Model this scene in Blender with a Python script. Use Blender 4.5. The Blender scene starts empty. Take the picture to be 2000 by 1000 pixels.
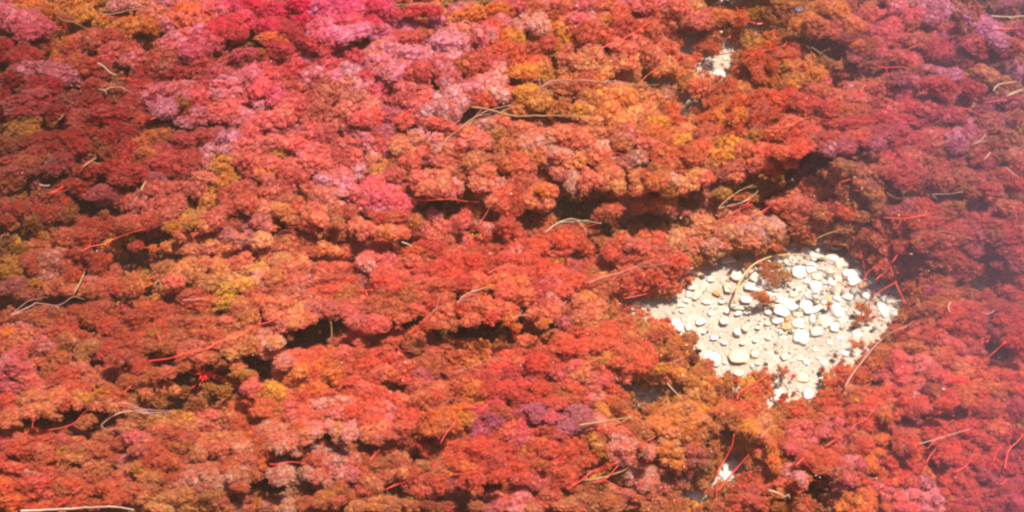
import bpy, bmesh, math, random
import numpy as np
from mathutils import Vector, noise as mnoise
R = math.radians
S = bpy.context.scene
COL = S.collection

# ------------------------------------------------------------------ camera
PITCH, DIST, HFOV = R(52), 2.2, R(30.5)
CAM = Vector((0, -DIST*math.cos(PITCH), DIST*math.sin(PITCH)))
cam = bpy.data.objects.new('camera', bpy.data.cameras.new('camera'))
COL.objects.link(cam); S.camera = cam
cam.location = CAM; cam.rotation_euler = (R(90)-PITCH, 0, 0)
cam.data.angle = HFOV; cam.data.clip_start = .05; cam.data.clip_end = 200
TH = math.tan(HFOV/2)
FWD = Vector((0, math.cos(PITCH), -math.sin(PITCH))); UP = Vector((0, math.sin(PITCH), math.cos(PITCH)))

# ------------------------------------------------------------------ light
SUN_EL, SUN_AZ = R(66), R(52)          # azimuth from +y (up the stream) towards +x
w = bpy.data.worlds.new('World'); S.world = w; w.use_nodes = True
nt = w.node_tree; bg = nt.nodes['Background']; sky = nt.nodes.new('ShaderNodeTexSky')
sky.sky_type = 'NISHITA'; sky.sun_disc = False; sky.sun_elevation = SUN_EL; sky.sun_rotation = SUN_AZ
nt.links.new(sky.outputs[0], bg.inputs[0]); bg.inputs[1].default_value = .07
sun = bpy.data.objects.new('sun', bpy.data.lights.new('sun', 'SUN')); COL.objects.link(sun)
sun.data.energy = 4.7; sun.data.angle = R(2.5); sun.data.color = (1, .93, .84)
sd = Vector((math.sin(SUN_AZ)*math.cos(SUN_EL), math.cos(SUN_AZ)*math.cos(SUN_EL), math.sin(SUN_EL)))
sun.rotation_euler = sd.to_track_quat('Z', 'Y').to_euler()
S.view_settings.view_transform = 'Standard'; S.view_settings.look = 'None'
S.view_settings.exposure = .84; S.view_settings.gamma = 1
S.render.engine = 'CYCLES'
S.cycles.max_bounces = 8; S.cycles.diffuse_bounces = 5; S.cycles.transmission_bounces = 6
S.cycles.volume_bounces = 0; S.cycles.filter_width = 2.5

# every tuft as "x y rx ry colours", one string per tile of the river bed
# (tile units of 2.5 mm-ish steps, turned into metres on the bed by spot())
TUFTS = {
(0,0): "3 2 6 5 p;7 14 11 9 pP;17 18 10 8 Pp;28 17 9 7 Pp;22 26 10 6 P;34 22 7 7 P;30 7 13 7 y;37 11 8 6 yo;60 5 15 9 oy;65 11 9 6 y;50 16 6 4 b;20 3 8 4 o;95 3 8 6 p;110 2 11 5 pk;135 4 13 7 kp;90 22 14 6 y;82 19 7 6 y;105 20 12 7 yo;100 25 9 4 yo;120 14 11 8 sk;118 22 8 6 yo;132 21 7 7 p;145 12 12 9 ko;160 6 9 6 yk;165 20 6 6 yo;170 10 11 9 ps;185 7 12 8 Ph;196 3 9 7 h;174 24 13 9 rh;186 27 8 6 r;142 33 16 8 ps;155 24 9 6 p;160 33 12 8 ms;188 20 12 9 Ph;196 12 7 8 h;6 42 15 10 c;20 46 12 8 cr;47 42 6 5 y;56 38 8 7 or;53 35 4 4 o;70 33 14 8 sw;85 32 13 8 r;88 42 9 7 Ps;30 37 12 5 dw;50 51 14 7 or;70 55 16 9 rw;87 60 9 6 b;105 47 9 7 ps;100 40 8 6 rs;118 49 8 7 br;130 47 14 8 rb;138 58 15 8 c;115 57 10 7 c;152 50 12 8 r;150 41 9 6 P;165 43 10 7 r;160 33 8 5 m;188 43 12 5 bm;192 54 10 5 d;178 50 9 7 w;20 56 13 8 mp;50 60 17 9 mp;33 70 14 9 ch;25 82 18 9 mr;12 62 9 8 c;58 77 11 6 bm;90 74 12 7 b;74 82 14 8 c;100 82 10 7 rs;110 70 11 8 r;123 74 9 7 c;104 77 6 6 s;130 76 16 11 ps;128 86 10 6 p;146 70 9 6 ps;155 76 9 7 s;185 70 18 10 sp;196 61 9 9 ps;150 92 15 8 ps;142 82 8 6 g;170 80 14 8 s;176 88 12 8 s;190 92 10 6 ps;20 96 14 6 y;35 98 6 4 y;6 90 10 8 c;3 76 6 6 c;85 93 18 8 rc;108 96 11 6 oR;60 95 14 6 rs;128 96 10 4 d;45 88 9 6 c;75 68 9 6 r;172 60 12 7 mr;160 66 9 6 cr",
(1,0): "2 6 7 7 P;18 12 13 9 h;10 22 9 7 hr;33 4 8 5 h;37 15 9 8 h;40 4 6 5 Pp;48 8 9 8 pP;60 12 9 8 pP;55 3 8 5 P;68 4 9 6 P;76 8 8 7 pP;90 6 11 8 hP;100 9 7 7 hP;70 18 10 6 Ps;30 21 8 4 g;27 27 9 5 c;10 30 8 4 y;20 32 6 4 y;18 38 11 6 cr;4 42 6 4 g;32 31 9 5 m;52 25 10 9 ps;60 30 9 9 sp;68 29 8 6 p;44 35 7 6 r;55 37 9 6 sr;80 25 9 5 p;90 20 9 6 rh;95 24 8 5 pr;103 17 9 6 P;108 12 6 5 r;118 22 9 8 pm;127 20 7 5 y;110 30 10 5 rw;118 32 11 6 rw;131 27 6 5 w;124 8 9 5 R;137 8 9 6 R;150 14 7 4 y;160 8 9 5 sp;168 11 11 5 y;186 8 13 6 yo;195 3 8 4 P;143 20 9 8 pm;160 25 13 10 pk;148 30 9 7 p;170 17 9 6 P;178 28 9 9 Pp;150 36 13 8 p;163 36 8 7 p;190 18 8 6 sp;186 27 9 9 R;197 32 7 8 oy;185 36 8 6 Ro;195 43 9 8 R;98 38 12 8 pk;106 42 7 6 p;88 41 9 6 pr;78 46 9 7 r;64 44 9 7 rp;52 47 10 7 sr;35 47 9 6 sr;20 50 10 7 pr;8 52 9 9 sr;30 56 9 8 r;40 50 8 6 pr;12 62 9 7 rs;58 54 12 9 rs;46 62 11 9 rp;33 66 9 7 r;64 62 9 6 ps;96 50 12 9 pk;120 44 9 7 p;118 49 7 4 k;134 46 8 7 p;110 57 12 8 pk;128 55 9 7 sr;142 52 9 8 pr;155 47 9 6 p;165 52 10 9 rw;175 48 9 8 Pr;190 55 10 9 Pp;87 59 7 6 rs;75 57 9 7 p;60 73 13 10 w;50 80 10 9 rw;30 72 12 9 rw;28 84 13 9 rs;14 74 9 8 rP;3 70 8 8 s;4 82 7 6 p;48 89 12 8 w;10 96 13 8 s;20 92 9 7 sk;45 96 9 6 s;62 96 10 6 ks;72 65 12 9 pk;85 70 9 7 p;106 68 9 8 rh;96 75 10 9 rP;78 79 9 7 kb;88 83 9 6 pk;104 89 9 5 m;120 68 13 9 s;140 65 10 7 rs;150 62 9 8 pr;128 78 12 9 s;116 77 9 7 s;72 87 9 7 sk;84 93 9 6 sR;92 93 9 6 R;140 80 12 8 p;156 78 10 8 p;135 88 9 7 p;150 88 9 7 pr;165 72 10 7 pr;178 68 12 9 p;190 62 9 8 p;178 79 10 7 rR;188 74 9 7 p;196 72 6 6 s;118 93 10 6 sR;128 92 7 6 s;143 97 10 4 sR;176 97 8 4 pk;190 97 9 5 ks",
(2,0): "5 4 7 5 P;12 2 6 4 w;18 8 9 6 w;28 6 9 7 ps;39 4 8 5 sw;13 14 13 8 p;6 21 8 7 p;20 21 8 7 p;30 13 8 4 w;46 8 9 6 sw;56 4 9 6 P;66 5 8 6 p;74 4 9 5 ws;52 18 11 7 P;42 20 9 6 Ps;66 16 10 7 ps;75 17 8 6 o;30 25 12 7 y;42 26 8 8 y;36 37 8 6 y;5 34 8 8 y;20 35 9 6 s;26 34 8 6 r;13 40 9 7 r;18 49 10 5 R;4 46 7 9 rR;10 56 11 6 oy;24 57 8 7 by;60 26 9 8 r;52 33 8 4 rs;72 27 9 6 rR;84 14 8 7 rR;90 4 10 6 P;102 4 11 7 PR;115 3 9 6 P;104 13 9 7 R;88 22 9 7 c;111 12 8 6 r;122 13 9 8 rs;129 6 8 7 s;134 12 6 8 k;142 8 9 8 k;152 5 8 5 kw;100 22 9 6 rR;108 26 8 8 r;118 21 9 7 r;112 33 8 5 s;93 31 8 4 s;100 37 9 6 rs;86 37 9 5 s;49 41 9 8 ks;62 43 9 7 sk;43 48 7 6 sw;55 50 10 7 ks;70 54 10 7 ko;84 47 8 8 sk;93 46 7 8 sk;86 57 9 8 sk;95 55 6 7 k;50 60 11 5 ok;62 59 11 6 ok;110 45 7 8 s;120 40 12 8 Rs;130 48 12 8 sR;118 52 11 7 ko;128 58 11 6 ok;108 58 9 6 ko;140 22 9 7 rP;137 14 8 6 P;148 16 9 7 Ps;143 30 8 6 R;130 30 9 7 sR;152 26 9 7 Pr;161 14 12 7 Rk;170 9 7 4 R;178 15 5 6 R;160 25 8 7 R;178 28 7 7 r;190 25 9 7 R;150 35 8 5 rR;158 39 7 7 r;142 47 9 6 R;150 52 9 6 R;190 48 10 8 rR;193 36 8 6 gy;190 11 10 6 g;198 18 6 8 gw;176 56 5 6 r;196 60 8 7 rs;43 70 14 8 rw;55 68 10 7 rc;60 79 9 7 rw;30 73 8 6 b;12 73 9 6 oy;20 80 10 6 wy;8 87 9 5 w;38 84 9 6 w;55 86 8 6 ok;68 75 9 8 ko;75 88 10 7 ko;60 93 10 5 k;85 76 11 8 ok;93 89 9 7 k;100 68 9 6 ko;110 67 9 6 ok;101 77 9 6 ks;111 79 9 6 sk;105 91 10 8 sk;84 96 9 5 ks;119 76 8 6 mp;128 78 9 8 s;122 89 9 7 R;135 85 8 6 ks;115 96 8 4 o;130 96 9 5 R;145 68 8 5 s;152 76 10 8 rm;147 70 8 6 s;165 73 10 8 rc;172 67 6 6 R;160 82 8 6 r;166 92 12 8 Ro;180 82 9 7 R;178 92 8 7 Ro;195 78 8 7 Pr;194 92 9 8 rm;184 72 7 5 k;152 93 9 6 R",
(3,0): "5 10 9 8 gw;15 5 9 5 wg;20 13 9 8 w;33 8 8 6 ow;48 5 9 6 ok;55 9 8 6 o;63 5 6 5 w;30 18 11 6 o;38 20 8 6 w;8 18 8 6 g;10 26 8 7 gb;44 24 8 6 wo;60 21 10 8 s;66 20 8 6 ko;74 23 7 5 w;56 28 9 5 sw;78 10 9 7 ws;86 5 9 6 s;92 9 7 5 s;100 5 8 5 wp;107 11 10 6 s;100 16 12 7 s;115 14 9 7 sP;75 15 8 6 rm;128 4 11 6 p;136 8 8 7 p;118 3 8 4 bp;128 14 8 5 pm;160 9 10 6 bk;155 13 7 5 bp;190 3 9 3 bm;182 6 7 3 b;165 20 12 7 p;174 26 10 8 p;118 23 8 6 kw;110 22 5 4 w;96 23 9 6 s;85 27 8 6 sm;92 33 8 6 rm;130 23 11 5 ws;142 25 8 6 ws;128 32 9 7 s;118 32 8 6 kw;110 33 8 5 s;145 32 9 7 rm;134 40 11 7 r;150 42 8 6 rm;160 35 9 6 rs;167 36 5 4 R;180 33 8 6 p;186 25 8 5 k;196 26 6 6 ms;191 37 9 6 sw;178 44 7 5 bw;165 47 8 8 rP;155 50 8 7 r;142 47 9 6 rm;130 46 8 6 ms;118 41 11 6 rw;110 48 9 6 ws;100 46 9 6 w;86 40 8 7 sm;90 48 7 4 s;80 35 7 5 w;74 38 8 5 wo;63 31 8 4 d;72 45 8 5 mb;80 52 8 5 b;5 28 8 6 Rr;15 33 8 6 gw;24 32 6 5 b;5 38 8 5 R;20 40 8 6 Rr;12 46 8 5 rw;3 53 4 6 r;16 53 8 6 yk;28 55 10 7 yk;38 58 7 6 y;22 64 9 6 yb;36 65 8 4 by;45 49 8 4 g;4 64 6 6 yw;44 65 5 5 sR;8 79 9 7 R;17 77 8 7 R;29 82 11 7 Rr;15 88 10 5 R;3 90 6 6 r;37 72 8 5 ws;50 73 8 4 wk;60 68 6 4 rw;67 71 7 5 sp;60 78 9 6 kw;74 73 9 7 sk;85 71 8 6 kw;70 81 9 6 ks;48 86 8 7 R;62 87 9 5 ow;76 89 8 5 w;85 82 7 5 w;56 95 11 5 rw;40 96 9 4 ks;20 96 9 4 sk;28 91 8 4 bw;70 96 11 4 r;100 70 11 7 rs;110 63 8 5 rp;92 73 6 6 r;105 77 9 5 mr;130 67 13 7 Rr;120 72 8 6 r;138 69 9 7 r;150 66 9 7 r;160 70 8 6 r;143 59 8 4 mp;128 57 8 4 mp;118 55 8 4 b;103 61 8 5 bm;160 60 8 5 yb;170 58 8 5 yk;180 63 8 3 yb;187 66 8 4 yb;193 57 5 5 pm;170 75 8 6 b;150 78 9 6 rs;135 78 11 6 sr;118 79 9 5 sw;95 85 9 6 sk;110 86 10 6 rs;125 86 10 6 rs;90 93 9 6 sr;105 95 11 5 rs;120 95 9 5 r;155 94 10 6 p;145 90 8 5 rs;165 87 8 5 bm;178 82 9 6 mr;190 80 8 5 mr;196 92 6 6 kw;185 94 9 6 bm;173 95 8 5 bw;134 98 8 4 yb",
(0,1): "4 2 6 5 g;10 7 7 7 y;22 2 9 4 y;35 2 7 3 gb;18 12 8 5 rw;5 14 8 6 rw;30 10 12 7 rc;45 8 9 6 rc;58 8 9 6 r;44 17 11 6 rc;62 15 8 7 r;69 7 8 7 rc;80 9 10 6 c;95 5 12 7 c;18 19 8 6 r;10 22 9 7 sr;27 22 9 7 rs;8 30 9 7 rR;20 30 11 7 os;28 26 8 6 so;36 25 5 7 y;73 16 11 7 bw;81 13 6 5 by;84 22 7 7 bw;90 20 6 6 c;60 22 8 6 r;50 27 9 7 mr;42 33 7 6 mr;56 33 6 5 bw;75 38 9 7 r;70 34 10 6 rs;66 40 8 6 rs;58 44 7 5 rw;86 32 9 7 r;96 30 9 8 r;99 20 8 8 rs;97 39 9 7 rs;105 35 8 7 r;90 45 8 5 rc;120 7 12 6 wy;111 14 8 6 y;114 21 8 5 yw;130 8 9 5 b;125 22 11 7 sr;140 20 11 7 cr;124 30 11 7 rh;140 32 11 8 cr;112 38 8 6 Pm;120 40 8 4 m;149 26 7 8 rc;145 10 8 6 r;160 8 10 6 rc;170 8 8 6 m;180 8 8 6 mp;195 5 8 7 sr;158 27 8 8 ps;168 18 9 5 p;182 17 9 5 ps;193 14 7 7 s;175 29 10 8 y;186 24 8 6 yk;180 38 8 6 y;170 32 6 6 yb;176 45 8 7 yo;166 50 8 8 yk;193 27 8 8 sr;159 39 8 4 ks;165 58 8 6 oy;190 50 11 5 r;178 53 8 6 r;193 60 9 6 r;180 63 8 6 r;8 40 10 7 sw;20 41 8 6 sr;14 35 9 5 s;5 48 8 6 s;26 43 5 4 ps;42 43 7 4 yw;12 56 6 5 yo;25 52 9 6 sw;4 62 6 5 Rs;12 64 9 6 r;30 59 9 7 rs;35 54 8 5 bs;46 58 10 7 r;50 48 8 6 r;63 47 8 7 r;43 66 9 6 rs;30 68 11 6 rc;26 74 7 5 g;55 66 5 5 gb;6 74 6 5 r;5 84 8 3 yb;22 83 6 4 yg;30 86 6 5 yg;5 92 8 6 bg;14 96 6 4 g;85 54 11 7 pm;78 51 8 5 m;90 50 6 5 m;75 68 5 5 y;81 67 4 3 yb;100 57 6 7 ks;110 51 9 5 sr;122 48 9 6 s;132 51 11 7 s;143 47 8 6 s;154 49 8 8 s;112 59 10 8 sp;125 63 10 8 s;138 61 7 5 s;129 70 9 7 s;114 74 9 6 rs;102 74 8 5 sk;97 78 6 4 w;62 76 9 5 Rr;74 78 11 7 rR;85 76 8 6 r;60 84 8 6 rs;50 87 8 7 s;66 87 9 6 r;35 94 11 5 sk;45 98 9 4 ps;62 99 9 4 sr;105 89 8 6 r;114 83 8 6 R;108 93 6 4 r;135 79 8 5 yo;132 85 7 5 ky;142 85 7 6 ks;157 70 6 5 yk;160 77 7 6 yk;150 74 6 5 yb;168 72 8 7 rs;180 74 9 6 rm;175 84 7 5 ms;185 88 8 5 sm;195 75 6 5 m;195 86 6 5 m;165 83 8 7 ks;156 87 7 4 s;135 94 9 6 k;148 94 10 6 ks;162 93 10 6 ks;176 95 8 5 sk;192 96 9 4 Rs;120 95 4 3 o;205 48 5 5 r",
(1,1): "12 4 12 6 rm;32 8 9 5 rs;30 2 9 4 m;50 5 12 6 sr;3 18 9 8 s;15 12 9 5 s;28 14 10 5 s;38 18 7 6 sp;20 25 8 5 ks;30 23 8 6 s;26 30 11 5 s;10 28 8 6 s;5 35 8 5 os;16 20 5 3 y;52 15 13 8 rs;55 25 9 7 s;45 28 8 6 s;70 14 11 7 sr;66 22 8 6 rs;76 24 8 6 rs;60 31 8 5 s;78 33 7 7 p;70 37 10 6 ps;66 45 9 8 ps;55 42 8 5 ps;65 51 6 3 pk;40 20 4 4 y;90 24 5 5 kp;86 13 6 6 mp;97 17 7 7 mr;100 6 8 5 mr;80 5 11 4 ms;112 14 8 6 k;130 7 9 6 kp;140 10 8 6 kp;148 16 8 5 kp;118 22 8 6 ok;105 30 9 6 yw;95 35 8 6 wy;108 37 8 5 wr;120 28 8 7 Rw;130 19 8 6 sk;138 22 8 6 sr;145 27 9 5 ws;158 14 9 5 rs;152 3 9 4 rm;166 5 9 6 Pk;175 12 9 6 s;160 23 8 6 ks;190 8 9 6 wg;196 16 8 7 w;170 27 9 6 wk;184 27 9 5 w;196 30 6 6 rw;178 35 10 6 ws;152 37 8 6 yk;162 36 7 6 kw;140 38 8 5 sk;128 40 7 6 sk;135 47 8 6 ks;143 47 8 7 sk;154 47 7 7 ps;175 45 8 5 sk;185 44 8 6 sp;180 52 8 6 s;187 57 8 6 sk;195 54 7 7 s;198 65 7 7 rs;84 53 11 8 sP;91 47 9 7 sP;104 50 9 6 Ps;98 57 10 8 P;87 62 9 6 Ps;99 65 10 5 pP;110 60 9 7 P;114 53 8 8 sr;118 60 5 7 rw;105 70 13 4 rw;42 48 7 6 ks;50 53 7 5 sk;56 58 8 6 ps;61 60 6 5 pk;10 42 5 4 sr;25 46 7 6 rs;30 39 9 6 r;21 35 8 5 r;10 52 8 6 sr;3 62 8 6 rs;24 58 8 5 wR;10 66 8 5 sk;20 65 6 4 wo;32 62 8 6 wR;27 72 5 3 w;46 65 9 6 sw;50 72 8 6 sk;42 73 7 8 wR;42 82 5 4 wr;3 72 7 6 ms;10 78 5 4 ms;62 72 6 6 wb;72 66 7 5 wr;65 80 8 6 wr;79 77 6 5 sk;87 80 7 6 sk;107 76 8 4 sw;103 82 8 5 ok;112 82 8 5 ok;20 80 5 4 gb;22 86 8 4 wr;4 88 8 6 k;8 96 9 5 ks;25 92 11 7 Rw;38 90 9 7 rw;36 97 11 4 rw;55 95 9 5 ko;73 96 9 6 wR;80 93 8 4 kw;95 94 7 6 sR;90 98 9 4 sk;105 92 6 5 dw;140 69 6 6 mp;130 78 6 6 ms;145 78 7 6 sk;138 84 6 4 sk;153 65 6 6 sR;165 67 7 6 sR;160 74 6 5 sR;148 86 6 4 sk;124 75 5 6 gb;128 88 6 4 s;136 94 12 7 Rr;120 97 11 4 wo;162 90 8 5 sp;172 93 7 6 Rs;185 86 8 6 rR;178 78 6 4 sp;195 79 7 7 r;188 95 7 4 rw;198 95 5 5 rs;156 97 8 4 ws;170 98 11 4 wr",
(2,1): "8 2 9 5 s;12 12 9 5 ps;20 6 8 5 s;28 7 9 6 ps;38 4 9 6 s;48 4 8 5 sr;10 20 10 8 sk;20 24 7 7 ks;5 27 8 7 Rs;8 35 8 7 rs;30 15 7 6 ps;40 10 8 6 s;55 10 9 6 s;60 17 8 6 ps;38 22 8 6 sp;48 22 8 5 ps;33 27 8 6 p;45 30 7 6 sk;52 26 5 5 k;36 36 6 5 sm;65 5 10 6 s;75 5 8 5 sr;68 15 8 6 p;73 20 6 6 ps;66 23 8 7 s;76 27 6 5 sp;90 7 11 7 rP;100 5 8 6 r;87 13 8 6 rm;110 5 8 6 R;107 14 9 6 rP;118 12 8 6 rR;125 5 10 5 R;138 4 8 5 sk;152 4 8 5 rP;165 3 9 5 R;178 3 8 4 R;60 22 4 4 kb;98 25 8 7 mp;90 28 7 5 m;80 32 7 5 sk;118 20 9 6 R;128 11 6 4 oy;132 20 9 6 rc;147 16 8 5 R;140 24 8 6 r;145 30 9 6 mr;122 28 8 6 rw;130 32 8 6 r;115 33 8 5 rw;120 30 6 5 cR;133 8 6 3 yk;163 15 9 7 yo;172 13 7 6 y;158 22 7 6 yk;166 23 8 6 y;155 28 6 4 kw;170 30 9 5 rm;182 17 7 6 ws;192 6 8 5 kg;195 18 7 6 s;188 23 8 5 sw;178 26 7 5 sw;195 28 8 5 s;175 36 8 5 s;150 33 8 5 m;165 36 8 5 mr;47 42 7 6 p;57 36 7 5 sm;62 42 8 7 s;72 42 8 7 s;72 34 7 6 sr;80 38 7 7 sk;83 45 5 4 k;98 38 6 4 ks;108 38 8 5 rR;112 43 7 5 Rw;120 40 7 5 sw;128 42 6 5 kp;125 48 8 4 ks;133 46 5 4 k;140 43 6 6 k;145 37 6 4 k;150 40 6 5 sR;100 47 8 5 sk;92 52 8 5 ws;80 52 6 4 sw;108 52 9 6 sw;90 58 7 6 sw;97 64 6 4 sk;104 60 8 6 ws;115 62 8 5 sk;122 58 7 6 so;124 50 5 5 gw;20 50 8 5 so;28 50 8 6 so;15 58 7 5 ks;24 60 8 5 sk;32 56 5 6 s;3 58 5 8 r;4 68 6 7 rs;2 78 4 5 r;3 86 6 5 rs;5 42 8 5 sr;14 42 6 4 sm;60 64 14 6 rd;75 66 9 5 dr;40 70 8 4 wd;145 62 11 6 m;156 64 7 4 mr;130 66 7 4 mr;182 65 9 6 rm;193 60 7 8 rm;185 55 8 4 gw;165 52 7 5 gb;150 75 9 6 k;139 74 7 5 ks;130 76 7 5 k;168 74 8 6 ks;180 75 8 6 ks;193 75 7 6 kp;148 83 8 6 kp;160 82 7 5 ks;170 82 9 6 ks;185 82 9 7 kp;194 84 7 6 kp;135 84 8 5 k;128 88 7 6 k;140 92 9 5 ks;165 91 8 6 k;178 89 7 5 ks;168 97 8 4 ks;158 92 6 5 kp;185 90 6 4 k;30 82 8 5 ws;42 84 8 5 sR;25 90 7 6 R;38 88 8 6 R;50 88 8 6 R;57 94 7 6 R;20 94 8 6 R;12 92 6 5 rs;36 97 8 4 sR;3 96 5 5 sp;84 91 8 6 R;95 92 7 5 s;105 88 8 6 R;116 88 7 5 R;115 95 8 6 rR;102 94 6 4 Rs;78 97 7 5 R;92 98 9 4 k;122 96 6 4 ks;70 88 4 3 w;60 80 9 5 wd;50 76 7 4 wb;75 76 8 5 wd;85 74 6 4 wd",
(3,1): "5 5 8 5 rs;14 4 8 5 r;22 8 9 6 rR;33 5 9 5 rs;25 14 9 5 Rs;38 12 8 5 rw;6 14 8 5 kw;12 20 7 5 sw;25 18 8 4 R;45 10 8 5 r;55 5 9 5 rP;65 8 8 6 ws;75 8 7 6 sw;60 15 8 5 m;48 16 7 5 mp;3 22 6 6 sr;10 26 8 5 Rs;18 26 7 5 sb;5 32 7 6 Rr;88 5 10 5 rm;100 3 10 5 rm;85 13 8 5 m;80 4 7 4 sb;98 13 8 5 r;105 11 7 5 rs;113 10 7 5 rP;125 8 9 6 k;135 6 8 5 ks;150 8 9 7 p;158 6 7 6 pm;148 14 7 5 pm;162 12 6 5 pm;172 4 8 4 bm;183 5 9 5 b;190 8 6 4 b;175 12 9 5 br;180 16 8 5 b;160 17 8 5 bw;195 12 7 6 bk;130 15 8 6 bk;140 18 8 6 wb;120 18 8 6 sr;112 20 6 4 k;90 20 8 5 r;95 25 7 5 rs;105 20 7 5 rs;78 23 7 4 b;85 23 7 5 bw;75 28 7 5 b;90 30 8 6 wb;100 28 7 5 sr;107 30 8 6 rs;115 24 9 6 kw;123 27 7 6 kb;120 32 8 5 kw;128 22 6 6 sw;140 25 8 5 wr;150 25 9 5 mw;135 30 7 5 wr;145 30 8 5 w;165 22 8 5 r;172 26 7 4 wr;190 22 7 5 k;182 22 6 4 b;197 30 5 6 kr;60 30 9 5 b;72 36 8 6 b;82 34 7 6 bw;88 38 7 5 bw;80 42 8 5 b;60 35 6 4 yb;52 39 7 5 yw;62 44 6 5 yb;58 48 6 5 bw;75 44 7 4 mb;102 38 8 5 r;95 34 6 4 rs;112 36 7 5 rs;108 44 7 4 r;118 40 7 5 wr;128 40 8 6 wm;122 46 8 5 wm;135 36 7 5 rw;138 42 6 5 w;150 38 8 5 wb;160 40 8 5 wr;170 38 7 5 wr;180 38 8 5 wr;190 36 7 5 r;195 45 7 6 r;180 46 7 5 rs;172 50 8 6 rs;185 54 8 5 k;165 55 6 5 rm;155 50 8 5 gb;148 54 8 5 b;140 52 8 5 bw;135 56 6 4 b;35 47 8 5 r;45 52 9 6 rs;30 52 8 5 rs;38 58 8 5 rm;25 60 8 5 rs;15 54 7 4 rk;10 60 9 5 r;5 66 8 5 rs;20 68 9 5 r;30 66 7 4 r;68 56 8 6 by;60 55 6 5 yb;65 62 8 4 b;80 50 7 5 by;85 51 5 4 y;55 60 8 5 rR;60 66 8 6 R;52 70 8 6 r;45 66 8 5 rw;85 62 6 6 by;90 67 6 4 b;75 70 7 4 bk;70 74 7 4 by;112 53 7 4 y;97 58 8 4 mb;108 62 6 6 m;100 66 7 4 mw;120 62 8 5 R;127 65 7 4 r;116 60 5 4 Rs;137 62 7 4 wb;140 68 7 4 bw;150 62 7 4 by;108 72 8 5 wR;118 74 9 5 R;127 76 8 5 Rr;110 80 8 5 rR;145 72 8 5 rs;155 74 7 5 r;142 78 8 5 R;135 80 7 4 r;165 70 7 5 rs;175 66 8 5 rk;190 66 8 5 kr;185 62 7 5 k;198 70 6 6 r;165 78 8 5 rm;176 76 8 5 rw;188 75 8 5 r;160 85 8 5 rm;175 85 8 5 bm;150 84 7 5 rw;197 82 6 6 rs;188 86 8 5 r;90 76 7 5 rs;95 80 6 5 rw;85 80 7 4 wr;80 84 8 4 wr;90 88 8 5 kr;70 84 8 5 wr;60 78 7 4 kw;65 89 7 5 rw;75 92 8 5 rs;100 88 7 6 r;108 93 8 5 r;120 88 8 5 wr;130 86 7 4 rw;125 94 8 5 rs;140 90 8 5 rs;150 94 8 5 rw;138 97 8 4 r;162 93 8 5 rm;175 94 8 5 r;190 95 8 5 rs;98 97 8 4 rs;5 78 8 6 kp;10 84 6 5 kp;4 88 6 5 k;22 76 8 4 wr;35 72 8 5 rw;40 74 7 5 kR;46 77 6 4 kR;28 82 8 5 wR;15 88 6 5 wR;25 88 8 4 R;30 78 8 4 kw;12 75 7 4 r",
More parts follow.
